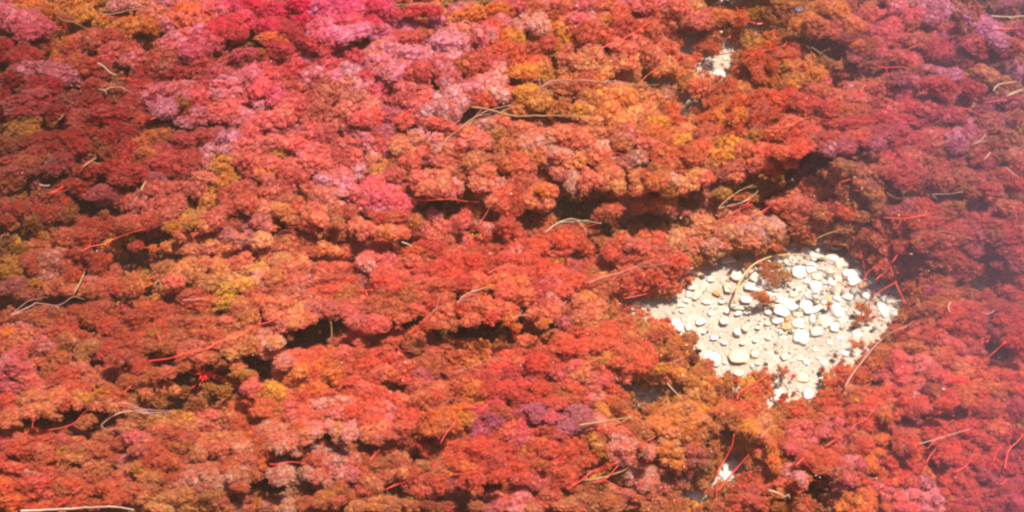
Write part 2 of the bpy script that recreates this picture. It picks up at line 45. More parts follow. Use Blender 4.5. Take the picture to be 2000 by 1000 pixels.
(0,2): "3 3 6 4 d;8 6 7 5 y;6 13 8 6 y;16 14 7 6 y;15 20 6 4 y;27 22 6 4 y;28 15 5 3 yb;24 4 8 6 s;38 3 9 6 ps;50 3 8 5 Ps;45 9 9 5 ps;35 15 7 5 p;40 18 7 4 ps;28 9 6 5 sr;57 16 6 5 R;52 7 5 5 s;65 7 7 5 r;76 7 8 6 r;83 4 5 4 R;70 2 9 4 r;92 3 8 4 rw;10 24 12 6 m;20 28 8 5 wm;38 24 9 6 sk;47 23 7 5 sk;32 28 9 4 w;70 22 9 5 sp;80 18 7 5 sr;73 27 9 5 s;88 15 8 6 s;97 14 8 6 sm;105 12 6 5 sk;86 23 8 5 s;95 22 7 4 k;58 27 8 4 sk;94 27 6 4 R;84 33 7 4 r;103 25 7 6 ks;100 30 6 4 kb;105 18 6 5 ky;118 28 6 4 ks;115 33 6 3 sk;130 12 7 7 kb;140 4 9 5 k;145 10 9 6 k;150 16 9 6 k;135 20 8 6 ks;130 25 6 5 w;160 7 9 6 ks;170 10 8 5 ks;175 4 9 5 sk;190 5 9 6 sR;182 8 7 5 s;162 22 8 6 wk;173 15 7 5 ok;182 19 7 5 k;195 14 8 5 k;170 23 9 4 yw;178 28 8 5 y;190 23 9 5 ky;165 30 8 5 o;180 37 9 5 y;172 36 6 4 yk;195 30 8 7 r;198 40 6 7 r;187 40 7 5 sw;155 29 8 4 PR;150 32 9 5 r;135 34 9 5 r;128 38 7 4 r;140 38 8 5 rs;155 37 10 5 rR;162 44 8 6 rw;150 44 8 6 rw;140 46 9 6 r;128 46 8 6 rs;145 53 9 6 rw;133 55 9 6 rw;125 55 6 5 R;137 64 8 5 ws;128 63 6 5 wR;150 60 8 5 wR;160 52 8 6 rw;115 43 9 5 R;122 42 6 5 r;105 50 8 6 r;110 56 8 4 R;97 41 5 4 rP;80 42 8 5 rs;72 50 8 6 wr;90 50 8 5 rw;85 56 9 5 r;80 47 8 4 R;95 58 8 5 rw;68 44 7 5 wr;57 44 9 4 r;60 52 8 6 r;50 52 7 5 rs;45 46 6 4 w;30 46 12 4 wr;15 50 10 4 ws;5 50 7 4 wr;35 52 7 3 w;15 58 9 5 sp;5 62 8 5 so;20 64 10 6 sk;8 70 9 6 so;30 60 8 5 Ps;38 66 8 5 Ps;32 72 8 5 pr;22 74 9 5 s;12 78 8 5 sP;45 60 7 5 sR;55 60 7 4 R;52 66 7 5 wk;62 66 8 5 wr;70 66 7 5 ks;58 72 9 4 gw;45 73 7 4 wb;70 72 8 5 kg;65 78 6 5 kb;48 80 8 5 wb;40 78 7 5 wR;30 80 8 4 ws;120 63 6 4 w;110 65 8 5 R;100 64 8 4 r;85 68 8 4 r;80 75 8 5 r;90 72 9 5 rR;100 70 8 5 rs;95 80 9 5 rs;88 84 8 5 R;105 78 7 5 rs;112 72 7 4 rw;120 70 8 4 rw;130 73 7 4 wr;78 83 5 4 rs;98 88 8 4 r;110 88 8 4 r;5 86 8 5 mp;12 88 8 5 Pm;20 90 7 5 P;8 94 8 5 P;28 84 7 4 sk;22 96 8 4 s;35 86 7 4 s;40 90 6 5 w;50 90 9 5 R;55 94 9 5 rR;45 98 9 4 sr;62 88 7 4 ks;75 92 8 5 ws;85 94 8 6 s;70 98 9 4 sk;105 92 6 4 r;100 98 7 4 wr;110 96 8 4 w;120 94 8 5 ws;130 92 9 6 s;140 95 9 5 ks;115 100 6 4 w;150 72 7 5 sm;160 68 8 5 s;170 68 7 4 sw;165 62 8 5 r;175 60 8 5 w;180 53 9 5 sw;190 55 8 5 ws;195 48 7 5 w;185 65 8 4 sk;195 63 7 5 sw;180 72 7 5 ws;190 74 6 4 kw;182 81 6 6 ks;185 86 5 3 ks;180 77 7 4 kw;197 72 5 5 w;150 82 9 6 ws;143 88 7 4 ws;160 80 8 5 sw;145 78 6 4 s;155 90 6 3 w;172 85 7 3 wd;190 92 9 3 g;195 96 7 4 s;185 97 6 4 gw",
(1,2): "8 3 9 6 ks;15 7 5 4 ks;20 3 7 4 k;30 3 7 5 w;37 5 5 5 k;45 3 8 4 ks;55 4 8 6 k;33 9 6 3 k;62 4 9 6 wR;5 13 9 5 ky;3 22 8 7 kp;15 17 9 5 sw;25 10 8 5 s;22 15 6 4 s;38 10 7 4 ws;12 25 8 5 sr;20 28 9 6 rw;30 20 8 5 sr;37 19 7 4 mp;30 28 8 5 ms;45 17 8 5 sr;55 13 9 6 sr;65 12 10 6 rs;75 14 8 6 rR;60 20 9 5 r;72 21 8 4 R;80 20 6 5 rm;48 28 9 4 R;60 28 9 4 R;85 5 8 6 sp;95 4 8 5 ps;88 9 5 5 p;103 6 8 6 Ps;110 12 9 5 sR;100 14 7 5 s;112 18 7 5 s;100 21 8 6 R;110 25 7 4 R;95 25 6 4 R;104 28 7 4 wr;120 4 8 5 sw;130 6 9 5 wb;125 12 7 5 rw;135 14 8 6 Rr;143 10 7 5 rR;150 5 8 6 R;160 4 9 6 sR;170 4 6 5 R;158 12 9 6 R;168 12 9 5 R;152 18 8 5 R;162 22 9 5 Rr;174 20 7 5 ks;135 22 8 6 sk;125 22 8 5 ws;145 25 8 5 rw;118 30 8 5 wb;125 34 7 5 wb;183 4 8 6 ws;195 4 9 6 rP;185 12 7 4 wr;195 14 7 6 sk;183 22 9 4 y;192 20 8 6 k;195 28 8 5 ks;176 26 6 4 yw;5 38 10 5 Rs;18 38 10 6 sw;30 36 9 5 sw;40 34 9 5 s;15 46 9 6 s;25 46 8 5 sk;50 34 9 5 sr;58 32 8 5 sr;45 42 9 6 sm;57 42 8 5 mr;35 44 8 6 sk;30 52 8 5 sk;40 50 8 5 sw;28 54 5 2 kw;50 50 6 5 bw;60 46 6 5 mw;55 52 4 3 bk;68 32 8 5 wb;78 28 8 4 bw;66 40 7 5 mw;75 38 8 4 ws;85 34 8 5 sw;95 35 7 4 w;75 45 8 5 ms;85 44 8 5 wm;93 42 6 4 w;78 52 8 4 sm;88 52 6 5 ms;98 45 5 4 b;110 32 8 5 w;108 40 8 5 wb;116 42 7 5 wd;106 47 6 4 w;114 49 7 4 wk;124 43 6 4 ws;110 52 6 2 w;135 32 8 5 sk;132 38 6 5 rw;140 40 8 6 wR;150 36 7 5 wk;145 32 7 5 w;152 44 6 5 k;148 40 6 4 wb;140 50 8 5 wk;133 55 5 4 w;150 48 6 4 ws;145 55 6 3 kw;153 54 5 4 b;160 43 6 6 Rw;168 36 7 5 kw;178 36 6 4 rk;170 44 6 5 kw;180 42 8 5 kw;168 50 7 5 wk;178 52 6 4 k;185 48 7 5 ks;188 40 6 5 sk;190 55 6 4 ky;198 50 5 5 ky;195 42 6 4 ks;8 62 9 6 ps;15 68 7 5 pk;3 68 6 6 sp;10 74 7 4 sp;2 56 6 4 sw;20 55 6 4 sm;72 62 7 5 s;80 62 6 5 s;68 67 6 3 s;86 56 6 5 sm;95 53 8 5 s;98 58 7 5 sp;90 62 6 4 s;98 66 6 4 sw;110 62 7 5 s;117 60 6 4 sk;108 67 6 3 sw;82 68 5 3 sw;120 70 5 4 wb;125 63 6 5 w;133 65 7 5 w;138 70 6 3 w;126 70 6 4 wb;146 62 6 5 bw;150 66 5 4 yk;148 58 4 3 bk;140 75 7 4 ws;150 74 7 5 wk;158 72 6 5 y;166 70 8 4 y;175 72 7 5 y;158 80 8 5 yw;168 78 8 5 yw;178 80 6 5 yw;182 76 5 4 k;182 84 5 3 k;170 86 7 4 y;192 72 6 4 bg;195 78 6 4 sk;40 69 6 4 sp;33 73 6 4 sw;45 72 8 3 sk;22 82 7 4 sp;20 90 7 5 pk;28 78 8 4 s;35 80 8 4 sR;25 87 9 5 ko;33 90 7 5 ok;45 78 9 5 R;57 75 8 4 Rs;50 85 10 6 Ro;62 82 8 5 Ro;40 88 8 5 R;72 82 9 5 R;68 76 7 4 sR;80 76 7 4 wR;75 90 10 6 Rr;60 93 9 6 ow;45 95 9 5 Rw;85 84 8 5 R;95 80 8 5 R;90 76 7 3 sR;92 88 9 6 rR;103 82 6 5 R;110 80 6 5 sR;100 73 6 3 wR;100 92 8 5 sk;107 88 7 4 sw;108 94 6 5 wk;28 96 7 4 wo;18 96 5 4 s;118 88 9 6 ws;128 84 7 4 wb;115 96 9 4 R;130 94 9 6 wm;140 86 8 5 w;145 92 9 5 ws;155 90 8 5 w;160 96 9 4 sw;140 98 8 3 wR;172 93 8 5 ws;185 85 7 4 kw;190 90 8 5 Rs;195 84 8 4 s;198 92 6 6 rP;183 96 8 5 R;90 97 9 4 r;75 98 8 3 R;120 78 6 4 w;128 77 6 4 w;135 80 5 3 ky",
(2,2): "3 5 7 6 R;12 4 8 6 sR;15 10 9 6 R;22 10 7 5 R;20 4 8 4 sR;32 4 7 5 wy;40 5 7 5 sr;45 12 8 5 rm;30 10 6 4 yk;8 14 8 5 Rs;36 14 7 5 sR;30 20 8 5 rP;48 20 8 5 R;55 14 8 6 R;55 22 7 6 R;42 18 6 5 R;5 22 7 6 ky;10 32 6 5 k;3 34 5 4 kw;20 28 9 5 rP;28 30 8 6 Pm;15 36 6 4 s;20 40 8 6 sP;30 38 8 6 ps;28 45 7 5 ks;18 46 6 4 sk;35 42 6 5 sk;25 52 5 3 yk;38 28 8 5 sR;42 36 8 4 ws;2 45 4 4 yk;40 52 6 5 m;42 46 6 4 md;3 56 5 3 yk;50 38 8 6 k;58 34 7 5 ok;55 44 8 5 ks;62 48 7 5 k;66 40 7 6 k;52 50 7 4 sk;62 55 6 3 wk;60 4 8 5 sR;70 4 9 5 sk;80 3 8 5 sR;62 10 8 5 s;72 14 8 6 sR;68 20 8 4 sw;65 28 7 5 rw;73 24 7 5 rw;75 32 8 6 r;80 38 7 6 rR;76 44 6 4 Rw;68 32 6 4 w;90 4 9 5 rR;100 4 8 5 rR;110 3 9 5 R;90 10 7 4 rw;85 15 7 5 Rk;95 14 8 5 R;105 10 8 5 R;115 8 8 5 R;95 22 8 5 R;103 20 8 5 rR;112 16 8 6 R;122 6 8 5 R;130 4 8 5 R;135 10 4 5 sR;125 14 7 6 R;130 18 5 6 R;128 24 6 6 R;118 24 7 5 R;106 27 7 5 R;85 25 6 4 Rw;92 28 6 4 sw;115 30 5 3 Rk;125 31 5 3 wR;88 20 7 5 sR;100 40 6 4 w;106 40 5 5 wR;92 46 5 3 wR;110 46 4 3 ow;98 48 5 3 wy;145 3 6 3 w;160 3 6 5 w;175 4 7 5 w;175 10 4 3 w;112 54 7 4 sR;120 56 8 5 oR;128 60 7 4 o;136 63 5 4 o;135 70 7 4 ow;128 68 6 4 ow;142 76 6 3 ow;115 62 7 5 wR;125 74 5 3 w;108 60 5 4 w;100 56 7 4 yw;102 62 5 4 yk;85 54 9 5 R;75 56 8 4 R;92 60 7 5 R;80 62 9 5 R;70 62 7 4 R;60 62 8 4 wR;48 60 8 5 wR;52 66 7 4 rR;40 66 8 4 wR;30 62 6 4 b;28 66 5 3 w;45 72 8 5 R;55 72 7 5 Rs;65 70 8 5 R;75 70 8 5 R;88 70 8 5 R;92 66 6 4 ws;97 66 5 3 R;85 77 7 5 R;95 76 8 5 R;103 74 7 5 R;108 80 5 6 R;100 84 8 5 R;90 86 8 5 rR;82 84 6 4 Rw;75 80 6 4 y;68 82 6 3 gy;12 68 8 5 wk;22 70 7 4 sk;6 74 7 4 sw;20 76 7 4 wR;30 74 7 4 wR;55 80 7 4 wR;60 86 6 4 Rw;50 86 7 4 wP;10 82 9 5 Rk;20 84 8 5 R;30 80 7 4 sR;38 82 6 3 oy;8 90 8 5 rP;20 92 8 5 rP;35 90 8 5 rm;42 94 6 4 mP;28 96 8 4 P;52 92 8 5 k;60 94 7 5 sp;5 98 7 3 P;45 99 6 3 ks;70 92 8 5 s;78 94 8 5 ps;88 93 7 5 Ps;68 98 7 3 P;95 92 5 5 wR;102 90 5 4 wk;110 90 6 4 bw;108 86 5 3 g;118 88 7 4 wy;125 84 9 6 wR;135 82 6 5 ow;118 78 5 4 ow;120 96 5 4 wb;112 97 6 3 w;140 82 6 4 ow;148 86 7 5 ow;154 90 6 4 oR;145 92 7 4 yw;162 92 6 4 oy;158 97 6 3 o;172 95 7 4 Rw;180 96 7 4 R;130 92 6 4 yw;138 97 8 3 wy;193 94 5 4 R;197 88 4 5 R",
(3,2): "70 3 6 4 Rk;85 4 8 5 wR;92 8 7 5 sr;100 10 8 5 sm;98 16 8 5 s;106 15 7 4 sP;93 13 6 4 s;110 6 8 5 ws;120 4 8 5 wk;128 6 7 4 kR;115 12 7 4 k;118 18 7 5 sw;125 14 8 5 ws;133 14 7 5 wm;133 5 7 4 dw;142 5 9 5 wr;152 5 8 5 r;162 6 8 5 rw;172 5 8 5 r;185 6 8 5 rm;195 5 7 5 rm;145 12 8 5 wr;155 12 7 5 rm;137 20 8 5 w;145 22 8 5 w;150 28 8 5 w;125 22 7 4 wR;130 28 8 5 wm;140 32 8 4 wR;170 14 8 5 rm;180 10 8 5 rm;192 14 8 5 r;178 18 8 5 r;187 22 8 5 r;198 22 6 6 r;172 24 5 4 rm;180 28 8 5 r;160 30 6 4 w;170 33 8 5 rR;190 30 8 5 rR;197 36 7 6 r;120 28 7 4 wy;112 25 8 5 wR;108 30 6 4 wR;158 22 5 4 w;120 36 8 5 ow;110 38 6 4 wo;128 42 8 5 w;118 44 7 4 wo;108 46 6 4 ow;132 36 7 4 wy;140 40 7 4 wy;112 52 7 4 w;122 50 7 4 w;88 52 5 4 Rw;90 57 5 4 R;96 55 6 5 ws;98 62 6 5 w;105 60 7 5 wR;106 66 6 4 Rw;116 64 7 5 ws;110 68 7 3 w;118 56 7 4 sw;130 52 8 5 rw;135 46 8 5 rw;145 46 8 5 R;155 42 8 5 R;150 50 8 5 R;142 54 8 4 rR;160 50 8 5 r;165 44 7 4 r;158 56 8 5 Rr;165 60 7 5 sR;170 54 7 4 mr;152 64 7 5 rs;140 60 7 4 Rs;128 58 6 4 rs;132 64 8 5 sR;140 68 7 5 s;128 66 6 4 sR;180 42 8 5 r;190 44 8 5 r;186 52 8 5 r;195 52 7 5 r;178 60 4 6 dm;196 60 8 5 r;190 68 7 5 r;198 74 5 5 r;160 70 7 5 rs;155 74 7 5 rm;165 75 6 4 rm;148 72 6 4 s;128 74 7 4 kw;136 76 8 4 kR;138 82 7 4 wR;125 80 6 4 wk;115 72 8 4 kw;107 73 7 4 kw;97 73 7 4 wk;90 75 6 4 kw;85 82 5 4 ow;100 80 7 4 kw;90 80 7 4 ow;67 82 7 4 Ro;75 84 6 4 Rw;60 84 5 4 Ro;72 90 7 4 Ro;58 90 8 5 R;48 92 7 4 Ro;62 96 8 4 R;50 98 9 3 Ro;45 96 5 4 oR;80 92 7 4 wR;75 96 7 4 wR;90 95 7 4 wP;88 88 6 4 ow;103 82 7 5 Ps;110 84 7 5 Ps;100 88 7 4 Ps;108 92 8 5 Ps;95 92 6 5 Ps;120 82 7 4 ps;126 88 7 5 ps;132 84 5 4 kw;118 90 7 5 P;130 92 7 4 sP;138 95 5 5 s;122 97 7 3 s;110 98 8 3 sP;98 98 8 3 Ps;145 84 6 4 wR;150 86 6 5 sk;158 84 8 4 kR;168 84 8 5 o;152 92 8 5 ok;162 92 7 5 oR;150 98 7 3 oR;165 98 8 3 o;175 88 5 5 oR;183 86 8 4 o;192 88 8 4 oR;180 93 8 4 oR;190 96 8 4 R;173 96 6 4 Ro;198 95 5 4 Ro;0 88 3 4 R;3 94 3 5 R;12 88 4 4 Rw;15 92 3 3 R;6 98 4 4 w",
(0,3): "8 3 9 4 mP;3 8 6 5 R;5 14 7 5 R;20 3 6 4 so;30 4 9 5 s;28 10 7 4 ky;35 12 8 4 kw;45 10 8 5 k;55 5 8 5 sR;62 4 8 4 R;50 15 8 5 sR;22 14 7 5 kb;15 18 8 5 wk;10 24 7 4 ks;5 28 8 5 kw;25 22 7 5 k;35 20 7 5 ky;42 24 6 4 k;12 33 6 5 ky;3 36 5 4 w;63 12 7 5 ky;72 10 8 4 ky;68 18 8 4 kw;60 17 4 4 k;80 8 8 5 ky;85 14 7 5 kR;75 18 7 4 k;88 19 6 4 k;75 24 7 4 wk;68 30 8 5 kw;78 32 7 4 k;85 28 7 4 kw;60 34 9 4 kw;50 37 8 4 kw;44 38 5 3 k;90 8 8 5 oR;100 12 8 4 ky;108 16 6 4 kb;95 18 6 4 ws;105 22 7 3 wk;98 26 6 4 ks;108 30 8 4 kw;100 34 7 4 ks;95 38 7 4 k;85 40 8 4 kw;112 10 6 4 gw;125 16 7 4 g;120 5 8 6 ks;130 4 8 5 ks;115 9 6 4 sk;126 10 6 3 k;137 5 5 4 sk;145 6 5 4 gd;150 3 6 3 gw;155 16 9 5 gd;148 18 5 4 g;170 12 6 5 ky;165 4 7 4 g;176 6 8 4 g;185 6 8 5 sP;195 4 7 5 sP;192 12 8 5 sR;182 14 6 5 sk;195 20 7 6 rR;185 20 7 4 sR;140 23 8 3 yk;130 28 8 4 yk;122 30 7 4 yk;145 28 7 4 ys;155 26 8 5 Ps;166 24 8 4 Ps;160 32 9 5 ps;170 32 7 5 ps;148 33 7 4 sk;177 26 6 5 ks;188 30 8 5 Rr;195 32 7 5 R;181 36 6 4 k;135 33 8 4 ks;125 36 8 4 sk;118 40 7 4 sw;118 32 6 3 kw;20 44 8 4 Rk;32 44 9 5 R;12 40 7 3 kw;15 50 8 5 R;28 52 9 5 Rk;40 48 8 5 Rw;48 44 8 4 sw;58 46 8 4 sk;38 58 7 4 wR;20 57 6 3 ow;3 46 6 6 rP;5 52 5 5 mP;2 58 4 3 R;30 64 7 3 wR;52 53 7 4 ky;47 60 6 5 ky;58 58 8 4 k;50 68 7 4 kw;62 52 7 4 ws;70 58 8 4 wk;60 64 8 4 sk;72 66 7 4 kw;68 50 8 4 ks;80 44 8 4 sw;90 40 8 4 sR;76 52 8 5 rw;85 50 8 5 rw;95 48 8 4 r;88 58 7 4 rs;80 62 8 4 wk;82 70 8 5 kw;65 72 8 4 wR;75 76 8 4 wr;58 70 6 3 ws;98 44 8 4 sP;105 42 8 5 P;112 46 8 5 Pp;108 52 6 4 Ps;120 42 9 5 Rr;132 40 9 4 r;145 42 8 4 sr;128 46 7 5 rw;140 48 9 5 rw;118 50 8 6 R;125 55 9 6 R;120 63 9 5 R;130 62 8 6 R;112 58 6 4 R;138 56 7 5 rk;145 60 8 6 rP;140 68 8 5 r;135 75 7 4 r;100 60 8 4 pP;97 64 6 3 p;105 65 5 3 ky;110 70 5 3 y;148 52 6 4 kw;155 44 8 4 ks;158 50 7 4 s;165 46 7 5 sk;155 55 6 4 sk;163 56 7 4 kw;172 52 8 5 s;170 42 7 4 ks;178 46 7 4 pk;185 42 7 4 ks;195 42 7 4 sR;190 50 8 5 sp;198 52 5 5 pR;180 56 7 5 s;188 60 7 6 Rs;175 62 7 4 sk;196 62 6 5 Ps;10 66 8 4 sR;20 68 8 4 PR;28 70 8 4 Rp;35 68 7 4 Rs;10 74 8 5 s;20 78 7 5 R;30 78 8 5 PR;40 74 7 4 Rs;45 76 6 4 oR;3 80 7 6 oR;12 84 8 5 oR;8 92 9 5 oR;25 86 8 4 Ro;35 86 8 4 Rs;45 84 8 4 R;20 94 8 4 R;35 94 9 4 Rk;50 92 8 4 R;55 78 7 4 wR;50 82 6 4 w;62 80 8 4 wR;70 84 8 4 Rw;85 82 9 5 R;95 76 8 5 sR;98 70 7 4 s;102 82 8 4 sR;90 90 9 4 R;75 92 9 4 wR;62 92 8 4 R;108 88 7 4 kR;115 74 7 3 sk;122 73 7 3 ok;130 77 5 3 yk;115 82 7 4 kw;122 84 7 4 ws;112 94 8 4 kw;118 90 7 4 ky;130 90 7 4 wk;140 88 8 4 wk;125 97 9 3 k;135 80 6 4 sk;142 78 7 4 sp;148 75 6 5 ps;143 86 7 4 k;150 84 7 4 sk;152 68 7 4 sp;160 66 7 4 s;165 72 7 4 sp;170 78 7 4 sp;180 66 7 4 sR;185 72 8 5 sp;176 82 8 5 ps;188 80 7 4 sR;195 72 7 5 rw;158 82 7 4 ms;165 88 8 3 w;155 92 8 4 kw;145 96 9 3 ky;170 92 8 4 s;180 92 8 4 sR;192 88 7 4 s;198 86 5 4 sw;172 97 8 3 Rk;188 97 8 3 ps",
(1,3): "3 4 7 4 os;14 6 9 5 y;22 4 8 5 y;18 12 8 4 yw;8 9 5 3 y;30 8 8 5 PR;38 10 8 5 Rr;35 3 8 4 oR;48 4 8 4 oR;45 10 7 4 R;5 16 8 4 R;3 22 7 4 R;15 20 8 5 Rw;25 15 7 4 sR;12 28 8 4 Rw;22 26 6 4 Rs;33 20 8 5 PR;42 18 7 4 R;30 28 7 6 Ps;40 26 7 5 sR;50 28 7 5 sR;35 34 7 5 sP;48 35 7 4 sp;42 40 7 4 kp;33 36 6 4 Rk;55 18 9 5 p;65 16 9 5 ps;60 10 8 5 sR;72 10 8 4 R;65 24 7 5 pR;72 30 6 5 pP;62 30 7 4 ps;58 34 5 4 p;66 38 7 6 pk;73 38 6 5 p;65 44 6 3 pk;75 22 7 4 R;80 12 8 5 R;78 18 8 5 sR;84 4 6 4 s;90 6 8 5 R;90 14 9 5 R;88 22 7 4 R;97 10 7 5 Rs;95 20 8 5 sp;103 12 7 5 ps;106 20 8 5 p;112 12 7 4 kR;115 16 7 4 sR;118 20 7 5 Rs;124 22 6 6 R;112 26 6 5 sR;120 28 6 5 R;103 28 8 4 sp;92 28 7 4 R;87 30 6 5 Rs;88 36 8 5 sk;98 34 8 6 sk;108 34 8 5 sk;116 35 7 4 kR;92 42 7 4 sk;102 40 7 3 s;118 40 8 3 wr;108 44 10 4 rw;3 34 8 5 sR;12 33 7 4 sp;18 36 6 5 pk;10 40 8 5 ps;5 42 6 5 sR;22 39 5 5 pk;18 44 6 4 ps;24 48 6 5 sp;32 46 6 5 ps;28 43 5 4 Rp;36 46 5 4 pR;24 55 6 5 pk;18 52 4 4 ps;30 52 6 4 sp;3 48 6 5 wR;5 56 6 5 R;10 50 5 4 sw;10 60 5 4 Rw;3 64 5 4 R;18 64 5 4 pP;12 70 4 4 p;20 70 6 5 pP;26 68 4 4 p;20 76 5 4 p;14 75 4 4 pP;45 54 6 4 Rp;52 50 6 5 Rs;48 60 7 6 Rp;42 62 5 5 R;58 54 5 4 p;65 52 7 5 pP;72 55 6 6 p;58 62 8 5 Rp;68 62 7 6 pP;76 62 5 6 pR;72 70 7 5 pP;62 68 6 5 Rp;55 70 7 5 Rp;48 72 6 4 sp;44 74 6 4 p;50 78 6 4 ps;40 70 4 4 p;66 74 5 3 p;56 78 4 3 ps;80 66 3 5 RP;78 74 5 4 Rw;76 50 6 4 gw;84 52 6 5 wm;90 50 6 4 wr;83 58 6 4 wr;88 62 6 4 wR;128 4 8 5 ws;140 4 8 5 wk;150 3 8 4 w;130 12 8 5 wk;140 12 8 5 wR;148 10 7 4 wk;155 8 7 4 wk;135 18 7 4 wk;143 16 7 4 kw;162 5 8 5 wy;168 8 6 4 y;173 4 6 4 y;178 8 5 4 yw;170 14 6 3 y;163 13 6 3 ow;178 16 4 3 y;156 19 7 3 o;165 21 6 4 yo;160 27 6 5 y;152 28 6 4 yo;168 25 5 3 y;155 33 7 3 yo;134 27 6 5 wo;143 26 7 5 wo;145 33 7 5 ow;138 31 6 4 w;138 37 6 3 wo;131 34 4 4 wR;134 40 5 3 wR;182 5 8 5 r;192 4 8 4 R;188 12 8 5 rP;196 10 7 5 Pr;183 14 6 3 r;175 22 7 4 PR;184 24 7 4 Pv;172 30 6 5 vP;180 32 8 5 vP;188 28 7 5 Pv;176 40 8 4 vR;185 38 7 4 PR;192 22 8 4 rw;195 32 7 4 ky;198 28 6 4 kR;190 40 7 4 kR;197 40 5 4 s;120 46 9 4 wR;128 43 8 3 Rw;115 50 9 4 Rw;105 50 7 4 rR;125 50 8 4 wR;138 46 8 4 ow;135 54 7 4 Rw;145 50 7 4 ow;155 42 8 4 ok;162 40 7 3 ok;168 45 7 4 ok;150 48 8 4 oR;160 50 8 4 oR;172 50 7 4 R;165 56 8 4 R;180 48 8 4 R;190 46 8 4 sR;195 52 7 4 R;185 56 8 4 R;175 60 8 4 rR;150 56 7 4 Rw;140 58 6 4 wk;155 62 8 4 wR;165 66 7 4 oR;190 62 8 5 rR;198 60 5 4 R;180 66 8 4 R;192 70 7 4 R;188 74 7 4 R;107 58 6 3 kb;113 58 6 4 kw;118 63 5 4 kb;105 66 6 4 kw;110 72 6 4 k;103 72 5 4 k;116 70 5 4 kb;112 64 6 4 wr;93 58 6 4 dw;95 66 6 5 dw;98 74 6 4 wr;125 66 6 4 kb;130 64 6 3 kb;137 66 6 4 kR;143 69 6 4 kR;128 72 6 4 kR;123 74 5 5 Rs;120 79 5 4 Rs;130 78 7 5 R;140 76 7 5 R;128 84 7 4 sR;138 84 6 4 sR;145 82 6 4 R;124 70 5 4 R;150 70 6 4 ok;152 76 6 3 kw;158 80 7 5 Rm;165 76 7 4 R;172 74 6 4 R;170 82 6 5 R;163 86 7 4 rw;152 84 6 4 mw;158 90 6 3 md;85 70 6 5 Rw;88 76 6 5 sk;92 80 6 5 ks;86 82 6 4 sR;80 82 6 4 R;74 82 6 4 R;78 88 7 4 sR;70 88 6 4 wR;65 82 6 4 wr;58 84 5 4 w;55 88 7 4 wo;62 92 7 4 sR;50 92 7 4 Rw;40 92 7 4 Rw;45 98 8 4 Rw;58 97 8 4 R;70 96 7 4 Rw;35 86 6 4 kg;32 95 6 4 ky;3 84 6 5 R;8 88 5 4 wR;2 94 4 4 oR;14 92 6 4 Rs;20 90 6 4 Rp;25 92 4 4 p;10 96 7 4 sp;18 96 7 4 Rp;25 98 5 3 pk;95 90 6 3 kb;105 92 5 3 kb;112 94 6 3 kw;85 93 6 4 kw;92 97 7 3 ok;105 98 7 3 kw;78 96 6 4 wk;120 96 8 4 wo;130 94 7 3 wd;138 96 7 3 wd;148 96 7 3 dr;172 96 6 3 w;186 90 6 4 ps;193 87 7 4 sk;190 95 7 4 sm;197 93 6 5 s;198 80 5 3 wR;180 98 7 3 wm",
